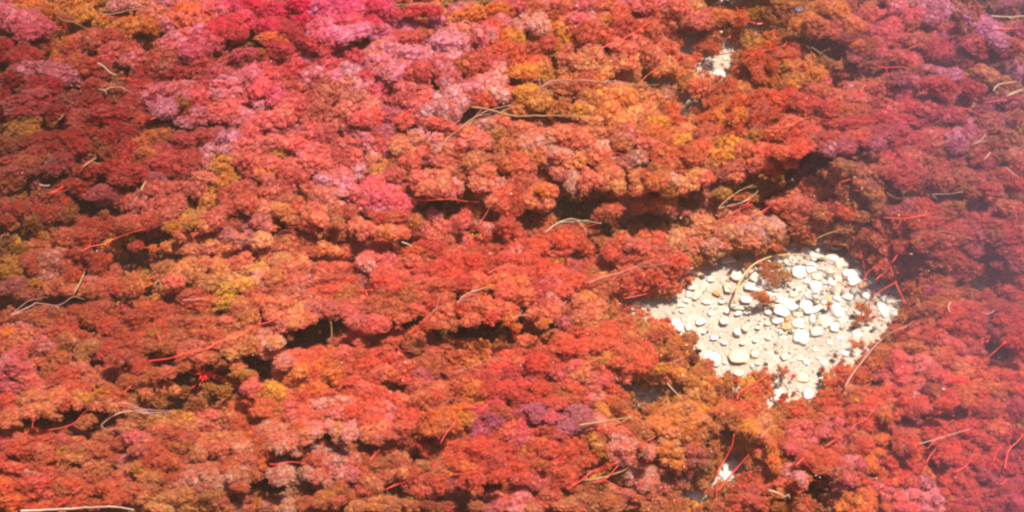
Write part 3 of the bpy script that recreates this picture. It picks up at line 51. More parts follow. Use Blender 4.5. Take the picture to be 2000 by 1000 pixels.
(2,3): "5 3 8 5 RP;14 5 8 5 RP;22 3 7 4 R;5 10 8 5 rP;15 12 7 4 R;28 6 7 4 wR;38 4 7 4 wR;32 12 7 4 wR;48 4 8 4 wR;55 5 6 3 yk;45 12 7 4 wR;60 4 7 4 Ps;68 3 8 4 R;57 12 7 4 Pp;65 10 7 4 pP;75 6 8 4 R;82 8 6 4 R;72 14 7 4 R;80 14 6 4 Ro;87 10 5 4 Rk;25 19 7 4 wR;35 16 7 4 sR;10 22 7 5 vP;18 20 6 4 v;12 28 7 4 vm;22 27 7 4 vm;5 18 5 4 rw;5 28 4 3 d;33 22 8 4 vP;40 17 6 3 v;48 20 7 4 v;56 22 6 4 vP;42 26 7 4 v;52 28 7 4 v;60 27 5 4 vs;35 30 7 4 vR;30 26 6 4 vP;45 34 8 4 v;58 33 7 4 vR;38 38 8 4 vR;50 40 7 4 vR;68 30 6 4 ps;65 36 6 4 sR;70 24 6 4 yw;68 18 5 3 wy;5 34 6 5 P;10 40 7 4 Ps;5 46 6 4 P;15 45 5 3 ps;18 38 5 3 R;28 36 6 3 wR;12 50 6 4 oy;22 48 7 4 oR;30 45 8 4 R;40 46 8 5 R;48 48 8 5 R;30 52 8 5 R;42 55 8 5 Rr;52 55 7 5 R;60 50 5 5 Rw;62 57 4 4 R;32 60 8 4 Rk;20 56 7 4 Rw;12 58 6 4 wR;5 56 5 4 R;12 64 7 4 R;22 64 7 4 Rw;44 62 8 4 R;55 62 6 4 Rw;60 43 6 4 wy;65 46 5 4 wy;70 52 6 4 yw;68 42 5 3 b;4 66 6 4 R;15 70 6 4 sR;25 72 7 5 sR;8 74 6 4 sR;18 78 7 4 sm;28 80 6 4 sR;35 70 6 5 R;42 72 7 5 R;48 68 6 4 Rw;50 62 5 4 R;10 82 6 4 sm;20 86 7 4 s;30 88 6 4 sR;38 80 6 5 R;45 80 5 4 R;25 94 7 4 sR;33 94 5 4 sR;5 90 7 5 sp;12 94 6 5 sp;5 98 7 3 ps;17 98 6 3 sk;38 88 6 4 kR;48 86 7 4 k;55 90 7 4 kw;45 93 8 4 kw;58 84 6 4 kw;38 96 7 3 k;52 97 7 3 kw;68 78 6 3 b;65 84 7 3 kw;75 82 6 3 kw;90 16 6 3 w;85 18 6 3 w;95 20 7 3 w;103 17 5 3 ow;110 20 5 3 ow;118 18 7 4 ok;85 24 6 4 wR;93 26 6 4 R;100 24 5 3 w;112 24 7 4 ko;120 24 6 4 ok;114 30 6 4 ok;122 30 6 3 ok;130 22 7 5 ok;140 20 7 5 ok;135 15 7 3 yw;148 22 6 4 ow;143 28 7 4 ok;132 30 6 4 ok;152 30 5 3 ow;137 35 6 4 ow;147 35 5 4 ow;117 36 5 4 ok;124 38 6 4 ok;135 42 5 4 ow;143 44 6 4 ow;148 40 4 4 wk;80 33 6 4 sw;78 38 5 3 sk;88 38 6 3 s;95 30 7 4 wR;100 36 6 4 rw;92 36 5 3 r;108 34 5 4 Rk;105 40 5 3 w;97 44 4 3 rw;84 44 6 4 sp;93 46 5 3 ps;80 50 5 4 ps;88 52 6 4 ps;95 47 4 3 p;82 58 5 4 sp;90 58 6 4 ps;97 56 6 4 sm;104 50 5 3 s;107 55 4 4 ps;100 62 4 3 sm;110 50 3 3 sm;120 44 5 3 ok;126 46 4 3 ok;118 52 5 3 ok;128 54 5 3 ok;122 58 5 4 ok;130 58 4 3 ok;127 63 5 3 o;120 48 4 3 ok;92 70 5 4 p;100 72 6 4 ps;108 70 6 4 pk;94 76 5 3 ps;103 78 6 4 sp;111 77 5 3 sp;98 82 4 3 sp;88 86 6 3 s;97 90 6 3 sw;105 86 6 3 sw;92 94 7 3 wk;118 82 5 4 ms;122 90 6 4 sw;112 92 7 4 kw;102 96 7 3 kw;115 97 6 3 w;75 92 6 4 kw;82 90 5 3 w;68 95 6 4 kw;80 97 7 3 kw;140 52 6 4 rm;148 54 5 4 mw;154 56 4 3 mw;132 65 5 3 mr;138 60 6 3 mr;143 66 6 3 mw;150 62 4 3 mw;118 66 4 3 cm;128 70 5 3 cm;136 74 5 3 cm;125 78 4 3 cm;132 80 5 3 mw;142 74 5 3 mw;142 82 5 3 wR;150 80 5 3 ws;155 74 4 3 wR;155 86 5 3 ws;138 88 6 3 ow;130 94 6 3 o;160 42 5 3 w;158 48 5 3 ow;155 38 5 3 ow;160 54 4 3 ow;158 34 6 3 w;165 28 5 3 w;168 22 6 4 oR;160 22 6 3 oR;170 16 6 3 R;178 20 7 4 R;186 16 7 4 kR;194 12 7 4 k;182 8 5 3 o;190 6 6 4 R;196 20 6 4 kR;188 24 7 4 kR;196 30 6 4 k;182 28 7 4 ok;178 34 6 4 oy;186 34 6 4 oy;180 40 6 4 oy;188 42 5 3 oy;180 48 4 3 oy;186 50 4 3 oy;192 38 5 4 ok;197 42 5 4 kR;190 50 6 4 sR;197 56 6 4 sk;192 60 6 4 sR;186 62 4 3 ow;197 66 5 3 Rw;175 26 5 4 w;172 32 4 4 w;178 74 6 4 Rw;187 74 6 4 R;196 76 6 4 R;180 80 6 4 R;188 82 7 4 RP;197 84 6 4 RP;174 84 5 4 R;180 90 6 4 Rk;188 92 6 4 RP;196 94 6 4 R;172 90 5 4 Rw;178 97 6 3 R;190 98 6 3 wR;150 90 5 3 wk;160 84 4 3 w;146 98 4 3 w;140 40 5 3 w;162 62 3 3 ow;155 66 4 3 ow",
(3,3): "3 14 5 5 o;10 18 6 4 oR;18 17 7 4 R;26 18 7 4 R;34 14 5 3 oR;22 23 7 4 R;14 24 6 3 Rk;4 22 4 3 ow;38 8 5 4 ow;45 8 7 4 Ro;55 8 7 4 R;42 14 7 4 wR;50 16 8 4 R;60 14 8 4 R;65 6 7 4 Rk;75 8 7 4 Ro;70 14 7 4 Ro;40 22 8 4 Rw;32 26 8 4 wR;50 24 8 4 R;60 24 8 4 R;68 22 7 4 R;80 14 7 4 R;88 8 7 4 R;95 12 7 4 sR;85 18 7 4 R;78 22 7 4 R;92 20 6 4 Rk;98 5 6 4 sR;100 17 6 4 sk;105 4 6 4 P;112 6 7 4 sR;120 4 5 4 ps;115 10 4 3 p;108 14 5 4 R;104 9 5 3 sR;112 14 5 4 R;118 15 6 4 R;122 19 5 4 Rs;115 20 6 4 rR;110 18 5 3 R;128 4 6 3 wd;136 7 5 4 gw;134 11 6 4 R;142 9 6 4 R;145 14 5 4 R;138 15 6 3 R;133 20 6 4 sR;142 20 5 4 s;135 25 6 3 sR;143 24 4 3 sR;150 8 6 5 ow;158 4 7 4 o;166 8 7 5 oR;155 13 6 4 ow;162 16 7 4 Rw;170 14 6 4 oR;176 4 7 4 wy;185 4 7 4 oR;195 5 6 5 oR;182 11 5 4 wk;190 12 7 4 oR;176 18 6 4 wR;170 22 7 4 Rr;183 18 6 4 sk;195 18 6 5 rm;190 24 7 4 sR;158 22 6 4 Rw;150 24 5 4 w;20 34 6 4 RP;28 32 6 4 RP;24 38 7 4 PR;18 42 4 4 P;30 40 5 4 P;34 46 4 3 P;22 48 6 4 Ps;28 52 6 4 PR;18 52 4 3 P;34 52 5 3 P;10 32 6 4 ow;5 28 4 3 yw;8 40 5 4 ow;12 46 5 4 wr;4 36 4 3 oy;3 50 4 4 oR;5 56 4 4 o;4 62 5 4 oR;8 68 4 4 o;3 70 4 3 oR;40 30 6 4 RP;48 28 6 4 P;54 32 5 5 PR;46 36 7 4 PR;42 40 5 3 P;52 40 5 3 PR;38 42 4 3 RP;55 44 4 4 s;58 40 5 4 sR;66 38 6 4 RP;64 46 6 4 RP;72 42 6 4 Rw;60 50 5 3 p;68 52 6 4 Rw;76 48 6 4 R;62 30 6 4 R;70 28 6 4 R;78 32 6 4 R;85 30 5 4 R;75 38 7 3 Rw;84 36 4 3 wR;92 26 5 4 ow;95 32 5 3 ow;86 38 5 4 o;92 36 5 3 ok;84 44 6 4 ok;92 44 5 4 o;88 50 5 4 ok;85 54 6 3 o;80 54 5 3 R;102 24 4 4 s;108 26 5 4 sP;105 32 5 3 sm;112 28 4 4 m;106 38 7 4 wm;115 38 5 4 w;103 42 6 4 wR;112 44 6 4 Rw;118 34 4 4 wR;100 36 4 3 r;98 48 5 4 w;105 50 6 4 Rw;115 50 5 4 R;108 56 7 3 oR;118 56 5 4 ow;98 56 5 4 ow;125 34 5 4 R;132 32 6 4 Rw;140 32 6 4 R;150 32 6 4 R;128 40 6 4 R;138 38 6 4 R;146 38 5 4 Rw;155 38 5 4 R;134 46 6 4 R;143 46 6 4 R;138 52 6 4 R;148 52 5 4 R;142 58 6 4 R;134 60 5 4 Rw;130 54 5 4 Rw;152 44 5 4 RP;155 50 5 4 R;150 60 5 4 R;160 32 6 4 Rr;170 30 6 4 Rs;178 30 6 4 ko;186 32 6 4 ok;180 38 6 4 ko;188 40 5 4 R;172 38 5 4 Rk;163 42 6 4 R;172 46 5 4 R;180 48 5 4 R;190 48 6 4 R;197 42 5 6 r;165 52 6 4 Rw;175 56 6 4 R;185 56 6 4 R;195 56 6 5 rR;160 60 5 4 R;168 62 6 4 R;178 64 6 4 rR;188 66 6 4 r;197 66 5 5 r;30 58 7 4 R;38 54 6 4 R;46 56 6 4 R;54 54 5 4 R;36 62 7 4 R;45 63 6 4 R;52 61 6 4 R;58 56 4 4 R;30 64 5 3 rw;40 68 6 3 wr;48 68 5 3 w;64 60 5 3 sp;70 59 4 3 sp;62 65 4 3 sm;74 64 4 4 ms;70 66 5 3 m;78 64 4 4 o;84 66 4 3 o;80 60 5 3 ko;70 72 5 4 sw;76 76 5 3 sw;60 74 5 4 sm;66 76 5 4 ms;55 70 5 4 mw;58 80 5 3 ms;63 84 5 3 m;54 84 4 4 b;52 92 5 4 b;73 76 4 5 Rw;78 80 4 4 Rw;90 64 5 4 RP;96 62 5 4 R;104 62 6 4 R;112 62 5 4 Ro;120 62 5 4 Ro;90 70 5 4 Ro;98 70 6 4 R;106 70 6 4 R;114 68 6 4 RP;122 68 5 4 sR;96 78 5 3 Ro;104 76 5 3 R;112 76 5 4 Rs;120 74 5 4 R;126 72 4 4 o;88 76 4 3 wR;15 62 5 4 Rk;10 68 5 4 sR;18 68 6 4 ps;24 72 5 4 ps;16 74 5 4 sR;28 78 4 4 ps;22 80 5 4 sR;12 78 6 4 Rs;5 76 5 4 Ro;3 84 5 4 Ro;10 86 5 3 ok;18 86 5 3 R;30 74 5 3 w;36 76 4 3 w;34 80 4 3 w;3 92 3 4 o;10 96 6 3 g;28 92 6 3 w;25 98 5 3 w;35 95 5 3 w;85 80 5 4 sw;90 84 5 4 ps;95 82 4 3 ps;86 88 4 3 sw;92 90 4 3 sw;74 88 5 4 o;80 87 5 4 o;86 92 5 3 o;78 93 5 3 o;70 93 5 4 oy;60 90 5 4 oy;64 88 4 3 o;58 96 5 4 oy;66 98 5 3 oy;74 98 6 3 o;84 98 5 3 ow;92 96 4 3 ow;102 84 5 4 ps;108 82 5 4 sp;105 90 6 4 ps;113 86 5 4 pP;118 80 5 4 p;124 78 5 4 pm;118 88 6 4 ps;127 84 5 4 p;125 92 6 4 pP;130 88 5 4 p;133 92 4 4 p;112 93 6 4 ps;103 97 6 3 Ps;115 98 6 3 Ps;125 99 6 3 p;134 97 4 3 pk;138 70 6 4 R;146 70 5 4 R;142 76 7 4 R;150 76 5 4 R;138 80 5 4 Rw;146 82 5 4 R;152 68 4 4 Rw;138 86 5 3 wR;142 92 5 3 wy;155 72 5 4 R;162 74 6 4 R;158 80 6 4 R;166 80 6 4 rR;160 86 5 4 R;152 88 5 3 wR;170 86 6 4 rw;170 72 5 4 rm;176 76 5 4 rm;182 74 4 3 r;186 78 6 4 rP;194 76 6 4 rP;188 84 6 4 r;196 84 5 4 r;180 86 5 4 rR;185 92 7 4 rP;194 94 6 5 rP;152 95 6 4 r;162 94 6 4 rP;172 94 6 4 r;180 98 7 3 r;192 99 6 3 rP;145 97 6 3 r;158 99 6 3 r",
}
# places where the bed or deep shade shows between the tufts (2000 px frame): x y rx ry
GAPS = "85 348 22 10;30 452 45 18;180 420 26 14;160 405 20 8;405 450 14 6;480 475 22 10;470 430 8 6;270 505 60 14;880 405 45 18;820 375 18 8;640 440 26 8;700 470 40 12;790 465 12 10;945 458 24 10;545 445 22 7;390 740 70 26;330 790 40 22;430 770 50 18;60 825 28 10;155 808 60 18;620 640 55 20;780 640 30 14;900 650 60 20;960 635 60 18;1010 655 40 10;1090 640 20 8;590 675 40 16;510 715 28 14;630 865 34 9;820 850 20 10;870 845 30 9;715 870 22 8;560 890 24 12;520 955 50 20;950 950 16 14;650 985 10 5;690 95 40 12;540 108 46 10;480 80 30 10;410 105 14 8;820 30 40 10;80 78 20 5;330 232 20 6;105 240 14 6;850 165 14 5;1260 380 60 16;1130 420 50 30;1040 415 30 14;1190 440 60 14;1110 390 50 10;1300 430 40 14;1350 400 30 10;1200 460 50 10;1470 400 45 22;1440 375 30 16;1720 20 30 12;1860 40 40 12;1920 35 40 10;1940 115 26 18;1640 160 20 12;1620 110 26 10;1860 380 30 10;1910 405 24 12;1760 380 20 8;1935 670 30 22;1950 700 30 14;1930 640 20 12;1600 950 34 26;1810 810 20 10;1880 800 16 6;1780 885 10 6;1560 900 14 8;1220 910 22 7;1250 890 10 6;1360 920 26 16;1240 800 22 10;1350 690 16 14;1590 60 10 5;1590 310 40 8;1760 170 16 8;1700 290 20 8;1530 340 40 12;1600 330 40 10;1410 60 14 10;300 470 60 20;260 535 40 8;300 575 30 12;640 505 8 6;130 830 30 8;30 370 20 5;985 645 20 8;205 710 18 10;450 700 25 8;1830 175 16 8;1930 185 16 8"
# bright bare sand, polygon in the 2000 px frame
SAND = [(1335,545),(1370,518),(1430,500),(1500,505),(1545,478),(1600,470),(1650,480),(1690,505),(1700,520),(1745,555),(1770,575),(1755,615),(1735,640),(1705,665),(1690,690),(1640,705),(1615,725),(1595,760),(1585,785),(1560,775),(1520,790),(1500,780),(1505,745),(1490,725),(1470,730),(1445,738),(1410,735),(1390,710),(1360,680),(1330,650),(1305,625),(1270,620),(1225,610),(1225,590),(1260,580),(1310,585)]
# small bare patches near it and near the top edge: x y rx ry
BARE = "1415 150 16 10;1405 115 16 10;1352 92 18 15;1353 214 15 10;1288 158 26 10;1330 190 10 7;1375 130 12 8;1422 70 14 12;1258 768 20 12;1283 776 14 8;1180 520 20 8;1422 920 16 18;1360 968 16 12;1440 8 36 10;1488 55 18 14;1545 770 22 14;1240 595 24 14;1770 545 14 8;1915 560 18 12;1560 500 50 12"
PEBBLES = """1561 532 15 14 w 10;1583 522 14 13 w -10;1625 505 14 12 w 0;1595 505 13 8 w 20;1572 490 10 12 w 0;1640 516 11 14 k 20;1520 583 14 10 w 40;1503 578 18 12 w 20;1540 596 22 14 w 45;1527 608 18 11 w 20;1592 561 13 14 w 0;1596 540 12 8 c 10;1624 552 10 8 w 30;1660 533 16 8 w -15;1668 548 16 11 w -25;1650 532 8 6 g 0;1650 516 10 8 c 0;1694 575 12 11 w 40;1637 545 8 7 k 0;1635 570 7 11 k 10;1655 580 12 8 w 0;1635 582 9 6 w 20;1619 583 6 8 y 0;1572 597 16 12 w -20;1589 605 22 8 w -30;1587 622 6 10 w 10;1611 628 17 14 c 40;1606 622 9 8 w 0;1633 608 13 18 w -25;1560 632 14 12 c 0;1518 627 13 6 w -10;1537 638 13 7 o 5;1564 660 18 15 w 15;1595 648 14 11 g 0;1630 640 10 10 w 0;1675 652 14 7 w 30;1696 640 12 9 c 0;1727 607 14 17 w 0;1752 615 8 8 w 0;1722 602 10 12 k 0;1592 682 5 6 w 0;1598 699 7 4 g 10;1532 696 9 9 c 30;1566 738 14 10 k 5;1522 775 14 16 w 20;1578 770 11 11 w 0;1511 742 6 9 w -30;1575 707 7 6 w 0;1650 690 12 10 w 20;1700 684 8 8 g 0;1443 697 21 14 k 5;1390 701 18 14 w 10;1474 692 9 8 c -30;1416 708 5 3 w 0;1469 714 4 5 w 0;1442 728 10 8 k 30;1442 612 8 5 w -30;1414 627 9 9 c 0;1457 640 9 9 k 45;1440 649 8 9 w 0;1316 636 15 17 w -30;1297 628 8 4 w -45;1345 575 7 7 w 0;1316 577 9 6 c 0;1340 587 6 5 w 0;1370 628 12 6 w -30;1387 612 5 5 w 0;1421 607 8 5 w -40;1331 607 6 5 w 0;1345 640 8 7 c 0;1360 655 9 8 c 0;1372 647 8 5 w 20;1357 530 14 8 k 25;1375 560 7 12 k 30;1362 575 7 13 k 30;1372 538 7 4 k 20;1440 540 14 8 w 20;1420 562 8 12 c -10;1400 572 8 6 o 20;1388 545 8 6 w 0;1470 535 9 7 k 20;1490 556 20 9 w 20;1478 562 16 10 w 0;1455 585 12 8 w 0;1440 600 14 6 c 10;1460 610 8 4 w 0;1500 515 10 8 c 0;1425 507 18 7 c -5;1438 538 13 11 c 25;1466 560 13 9 w 0;1475 545 12 8 c 40;1515 545 8 10 c 0;1525 487 12 8 k 0;1600 470 12 9 k -20;1622 475 6 9 k 0;1640 490 18 8 k 20;1735 525 10 7 k 0;1690 515 8 12 k -20;1765 560 9 4 w 0;1915 560 14 14 k 20;1705 548 12 8 g 0;1690 560 14 10 r 20;1380 373 14 9 k 25;1410 78 14 12 k 10;1405 145 14 9 w 10;1418 155 14 8 w 20;1355 95 8 9 w 0;1420 65 18 16 k 20;1485 40 20 10 k -20;1500 55 14 9 y 20;1370 6 30 12 k 10;1450 8 22 12 k 0;1478 12 12 9 y 0;1420 32 9 6 w 0;1282 155 9 5 w 0;1195 78 6 5 k 0;1350 215 8 5 w 0;1423 918 14 17 w 20;1432 905 14 10 c 0;1358 962 22 16 w 10;1250 765 12 8 w 0;1283 775 9 7 w 0;1262 780 12 8 c 0;1240 755 6 6 w 0;1308 783 8 6 w 0;1710 137 8 6 b 0;1542 321 8 4 w 0;1620 318 8 4 w 0;1305 927 5 3 k 20;70 615 5 5 y 0;170 485 4 4 w 0;1110 390 6 5 k 0;1128 387 6 5 k 0;1095 395 6 5 k 0;1105 400 5 4 b 0;1178 481 10 9 k 0;1165 487 8 7 k 0;1230 460 6 5 k 0;1240 448 5 5 b 0;1215 452 5 4 k 0;1250 460 5 4 b 0;563 652 12 10 b 0;655 642 10 8 b 0;230 515 7 5 b 20;218 530 6 4 b 0;250 520 6 4 b 0;1380 590 10 5 w 0;1350 560 10 8 c 0;1330 596 9 5 c 0;1410 590 7 4 w 0;1500 632 8 4 c 0;1480 640 6 4 w 0;1500 660 8 5 c 10;1530 660 9 5 c 0;1560 700 8 5 c 0;1620 670 7 5 c 0;1640 660 8 5 w 0;1610 710 8 5 w 0;1475 665 6 4 w 0;1450 670 6 4 c 0;1415 670 7 4 w 0;1395 660 8 5 w 0;1480 710 6 4 c 0;1665 630 9 6 g 0;1680 615 8 6 w 0;1680 600 7 6 c 0;1550 575 8 6 c 0;1560 565 8 6 c 0;1575 575 7 5 w 0;1610 590 6 5 w 0;1645 625 8 6 w 10;1650 605 7 5 c 0;1700 600 8 6 c 0;1560 615 7 5 c 0;1500 610 7 5 w 0;1484 598 7 5 w 0;1620 530 8 6 c 0;1610 550 8 7 g 0;1575 550 7 5 w 0;1545 555 8 6 c 0"""

# pale dead stalks, 2000 px frame: "width colour | x,y x,y ... / side branch ..."
TWIGS = """3 t|768,10 820,8 868,8 940,3 990,3/768,16 782,15 800,9
3 p|1056,171 1072,160 1090,157 1140,157 1180,160 1230,165 1280,166 1310,163/1056,171 1075,178 1080,187/1056,171 1052,150/1180,160 1190,170 1200,168/1180,158 1210,159 1240,164
5 t|920,209 950,213 1000,226 1060,226 1140,227 1157,227/975,222 985,215 997,213
3 p|898,250 918,235 940,222 960,214 985,208 1000,203/925,230 940,215 948,212/930,226 955,222 968,218
3 t|865,286 873,270 885,262 900,250/873,270 890,268
2 p|895,281 915,273 935,268 950,272 972,276/915,273 928,266
3 p|20,617 45,605 65,595 75,592 110,597 130,588 145,579 165,585/20,615 35,602 60,585 95,580/110,597 115,604/30,612 60,606 85,608
3 p|1148,553 1180,540 1210,533 1235,523 1270,519 1310,512/1210,533 1228,537/1235,523 1265,510 1280,508
5.5 o|1435,592 1438,570 1448,545 1468,520 1500,503 1530,498 1565,498 1600,504 1632,510/1437,574 1420,562 1400,548 1385,542/1438,583 1450,575 1475,573 1500,576
5 p|1650,757 1662,735 1685,705 1710,675 1740,650 1778,633
6 t|1130,831 1160,826 1200,820 1235,814/1222,816 1236,811/1222,816 1243,819
6 w|40,998 90,996 130,994 180,991 225,990 245,993 262,996
4 p|222,812 235,806 262,803 290,806 335,805/262,804 300,811 325,818/250,804 290,801 345,804/222,812 212,818 198,830 210,839 250,834/198,830 199,835
3 p|233,787 250,788 270,796 285,800/250,788 272,791
2 p|888,727 905,722 920,717 938,708 950,700/905,722 897,714/920,717 940,725
3 p|893,592 903,580 920,570 945,563 960,562/903,582 925,568 935,560/893,590 920,588 935,592 950,603/910,576 935,569
2 p|842,613 855,600 870,597/846,608 853,598 857,585 862,572
3 p|1000,622 1015,616 1038,616/1015,616 1020,605/1090,595 1100,594 1106,588
3 w|190,123 203,130 213,140 228,147
2 t|112,235 123,226 105,220/118,230 125,222
3 p|193,174 205,176 215,171 232,170 245,175 260,182/205,175 209,184
2 p|195,27 212,28 235,24 268,18 295,22 340,25 380,35 400,40/212,28 225,38 245,42/268,18 280,14 290,17
2 t|115,35 130,42 145,43 160,52 175,58
4 t|160,327 172,318 183,311 187,308/180,313 197,321
5 t|275,373 280,362 284,354
5 t|143,575 152,560 158,548 165,530
3 w|1064,455 1085,438 1110,428 1135,431 1175,436/1125,440 1140,450 1147,462/1090,436 1120,434 1150,430
3 t|1402,408 1420,390 1450,370 1478,358 1490,348/1450,370 1475,366 1500,364/1478,358 1476,352
3 w|1402,408 1430,400 1448,396 1465,388/1448,397 1475,380 1480,372
2 t|1585,92 1600,102 1615,111 1635,125/1602,103 1605,112/1602,103 1623,94
4 w|1935,31 1960,33 2000,32/1970,33 1980,37
3 w|1965,188 1985,178 2000,174/1950,195 1985,182 2000,180/1940,178 1950,165 1985,160
2 w|1898,282 1915,275 1925,262/1910,277 1928,273/1922,312 1935,297
2 t|1730,375 1745,385 1762,388 1765,380 1760,372/1760,387 1790,385
2 w|1820,379 1850,379 1880,375/1824,380 1832,390
2 t|1830,450 1860,455 1890,465 1903,468
3 t|1595,466 1620,455 1652,446
2 t|1793,583 1798,608
3 w|1856,591 1852,601 1857,611
2 w|1918,610 1930,613 1942,607
3 t|646,629 648,650 645,671
3 w|785,473 797,477 806,482
3 w|76,360 88,363 97,362
2 w|1795,867 1820,860 1840,854 1895,838
3 w|1303,748 1315,762 1332,778
4 w|1500,957 1523,964 1533,970 1540,966 1542,973
5 t|1140,938 1160,936 1190,929 1215,920 1228,914
3 p|355,586 380,585 402,582
2 p|1478,850 1486,855 1500,838 1520,830/1486,855 1495,840
2 w|1965,326 1975,336 1990,346
2 w|1160,868 1175,870
3 t|300,560 310,545 315,565/305,555 318,558
2 p|1335,775 1345,772 1360,760/1345,772 1380,778 1395,775
2 t|1880,885 1905,890
3 p|950,365.1 930,372.2"""
# red living stalks: "width | points / branch"
STEMS = """3|160,491 175,482 205,476 222,467 240,460 270,450 285,448/175,482 177,463/209,476 218,487/160,491 168,493
3|45,849 62,840 103,839 142,828 165,805 188,794 215,788/62,840 67,815 78,803 90,797/142,828 157,838/188,794 198,800
5|290,705 330,700 375,687 400,682 435,665 480,647 500,635/390,687 425,678 430,690
3|305,650 313,662 310,680/313,662 325,652
3|345,690 350,675
4|428,630 452,617
4|805,390 830,391 880,389 900,392 938,395
3|900,465 920,450 937,436 955,408/937,436 970,434
3|660,270 695,275 750,272 775,264 785,262 805,265/700,261 745,260
3|533,439 548,445/560,444 592,442
4|795,654 815,638 835,620/840,615 855,603 865,598
4|500,635 525,629 540,621 558,610/505,631 509,618
5|693,568 730,566/715,568 718,580
3|605,563 640,560 675,568/615,560 620,550/620,560 635,552
3|775,678 785,685 802,685
4|950,535 970,525 1000,520
2|720,702 730,710/718,704 733,692
3|1190,298 1210,300 1230,306
3|1250,310 1270,309 1292,315 1330,306 1352,303
4|1170,96 1190,87 1215,78 1235,65 1250,58 1260,47 1287,40/1235,65 1233,58
3|1250,160 1280,135 1310,124 1337,121
4|1395,75 1425,73 1432,60 1448,62/1425,73 1432,75
4|1400,107 1440,102 1470,104 1500,97 1530,90 1537,80/1470,104 1472,112/1505,88 1506,98/1518,92 1522,108
3|1405,125 1420,135 1435,132 1442,122
3|1700,50 1703,60 1712,58/1735,100 1765,99 1790,88 1805,86
4|1715,129 1730,132 1760,131 1778,136/1732,133 1737,152
4|1950,57 1975,56 2000,54
3|1865,212 1890,213 1917,226 1932,226/1890,213 1900,207
3|1920,201 1960,195 2000,189
3|1500,248 1540,247 1573,230 1620,235/1572,230 1573,215/1640,232 1665,235 1710,238/1525,246 1535,230
5|1405,408 1430,403 1470,399/1425,421 1445,408 1470,401/1455,400 1466,391
4|1475,422 1490,412 1505,403/1480,424 1500,412
3|1640,356 1662,350/1667,360 1690,357/1665,372 1690,373/1637,365 1638,378
4|1725,425 1765,427 1800,421 1830,413/1800,427 1852,430/1765,427 1770,432
3|1110,441 1140,443 1175,435/1130,438 1140,443
3|1250,497 1258,491 1268,489
4|1218,583 1240,579 1264,573/1285,560 1302,552
4|1712,523 1697,529 1688,545 1686,558/1684,500 1690,535/1680,490 1684,503
3|1639,551 1655,560 1682,560
4|1752,550 1725,565 1708,578 1703,600 1705,615 1728,628 1750,636/1708,578 1707,566
5|1748,550 1760,575 1769,592/1710,547 1723,535
4|1743,512 1753,497
5|1965,667 1945,685 1925,702/1912,696 1916,702
3|1782,628 1768,640 1752,646
4|1145,712 1168,700 1187,697/1180,697 1187,680
5|1115,950 1140,935 1155,922 1205,903/1145,928 1170,915 1195,898
6|1150,928 1175,918 1208,902
5|1155,943 1180,937 1198,920 1208,908/1180,937 1220,957
3|1260,903 1270,910
5|1400,925 1420,890 1430,870 1434,848/1400,925 1399,960 1398,995
8|1403,958 1430,925 1463,888
3|1262,862 1282,851/1314,841 1330,835
4|1440,780 1445,765 1460,755 1475,748 1500,733 1516,728/1534,722 1545,735 1550,745
4|1300,735 1312,752/1290,732 1301,735
3|1660,842 1672,828 1690,820 1705,802 1712,790
5|1612,873 1632,858/1553,910 1572,892
4|1810,877 1825,862 1838,848
4|1808,906 1818,888 1828,876
5|1962,915 1970,880 1985,865 2000,848/1970,880 1964,860/1970,885 1960,876
3|1940,900 1950,878 1964,866
4|1955,948 1965,938
3|1862,922 1885,912 1900,890 1903,880 1912,876/1885,912 1898,915
3|1500,957 1512,958 1522,963
3|1600,951 1618,957
3|1575,972 1578,985 1590,1000
3|1855,825 1863,820/1875,829 1892,822
3|860,866 872,845 885,830 893,818
3|720,905 730,890 742,878/725,897 733,880
4|870,930 890,927 935,921/935,921 945,930/935,921 950,912
4|750,957 775,947 797,939/755,950 775,942
4|525,906 540,907 565,902 597,906
3|530,896 541,891/555,813 572,808/560,808 569,798
3|630,810 645,811/688,815 705,815 720,819/735,818 750,814
4|615,776 640,764 668,753
2|1060,853 1061,872/1026,906 1038,907 1054,889
3|1022,846 1032,840 1067,834
3|108,993 135,970 160,950 180,948
3|50,0 65,0 80,10
3|190,33 220,33 250,36/245,36 258,36
3|183,111 205,108
3|230,155 250,153 258,158 270,155
3|425,216 445,215 470,200 480,196 500,198
4|292,234 304,229/340,222 346,222
4|95,378 112,371 124,363/97,379 130,372
4|345,430 376,426
5|285,546 312,537/277,563 313,548
3|240,768 258,752
3|820,275 835,260 830,250
3|940,805 950,790 960,782
3|1262,868 1270,885 1275,900
3|1430,575 1422,560 1415,556
3|1470,560 1450,548
4|905,797 925,791 938,786
2|1345,800 1370,812/1560,800 1575,812"""
# extra tufts standing on the pebbles, 2000 px frame: x y rx ry colours
EXTRA = "1510 520 26 10 wg;1528 538 18 14 bg;1512 545 14 12 bw;1495 535 12 12 bw;1478 580 16 10 bw;1500 585 16 10 wo;1490 575 12 8 ow;1460 520 10 8 bw;1682 600 14 9 ow;1692 612 10 8 oR;1678 622 9 8 wo;1670 632 8 6 b;1700 625 7 6 ok;1665 668 12 6 o;1672 676 8 5 ow;1524 722 7 6 wg;1530 728 7 6 gw;1520 715 5 4 Ro;1535 718 5 4 R;1549 733 4 3 R;1532 738 4 4 wo;1540 725 4 3 o;1495 722 7 6 R;1488 728 6 6 R;1500 735 5 6 Ro;1482 738 6 5 Ro;1500 752 7 6 Ro;1620 595 10 4 r;1240 600 8 6 ow;1250 612 10 8 wR;1265 615 8 5 o;1225 607 8 6 wR;1350 545 10 5 wo;1520 484 12 5 wR;1770 540 8 5 kR;1330 780 10 8 yw;1290 790 8 5 yw"


rng = random.Random(7); nr = np.random.default_rng(7)

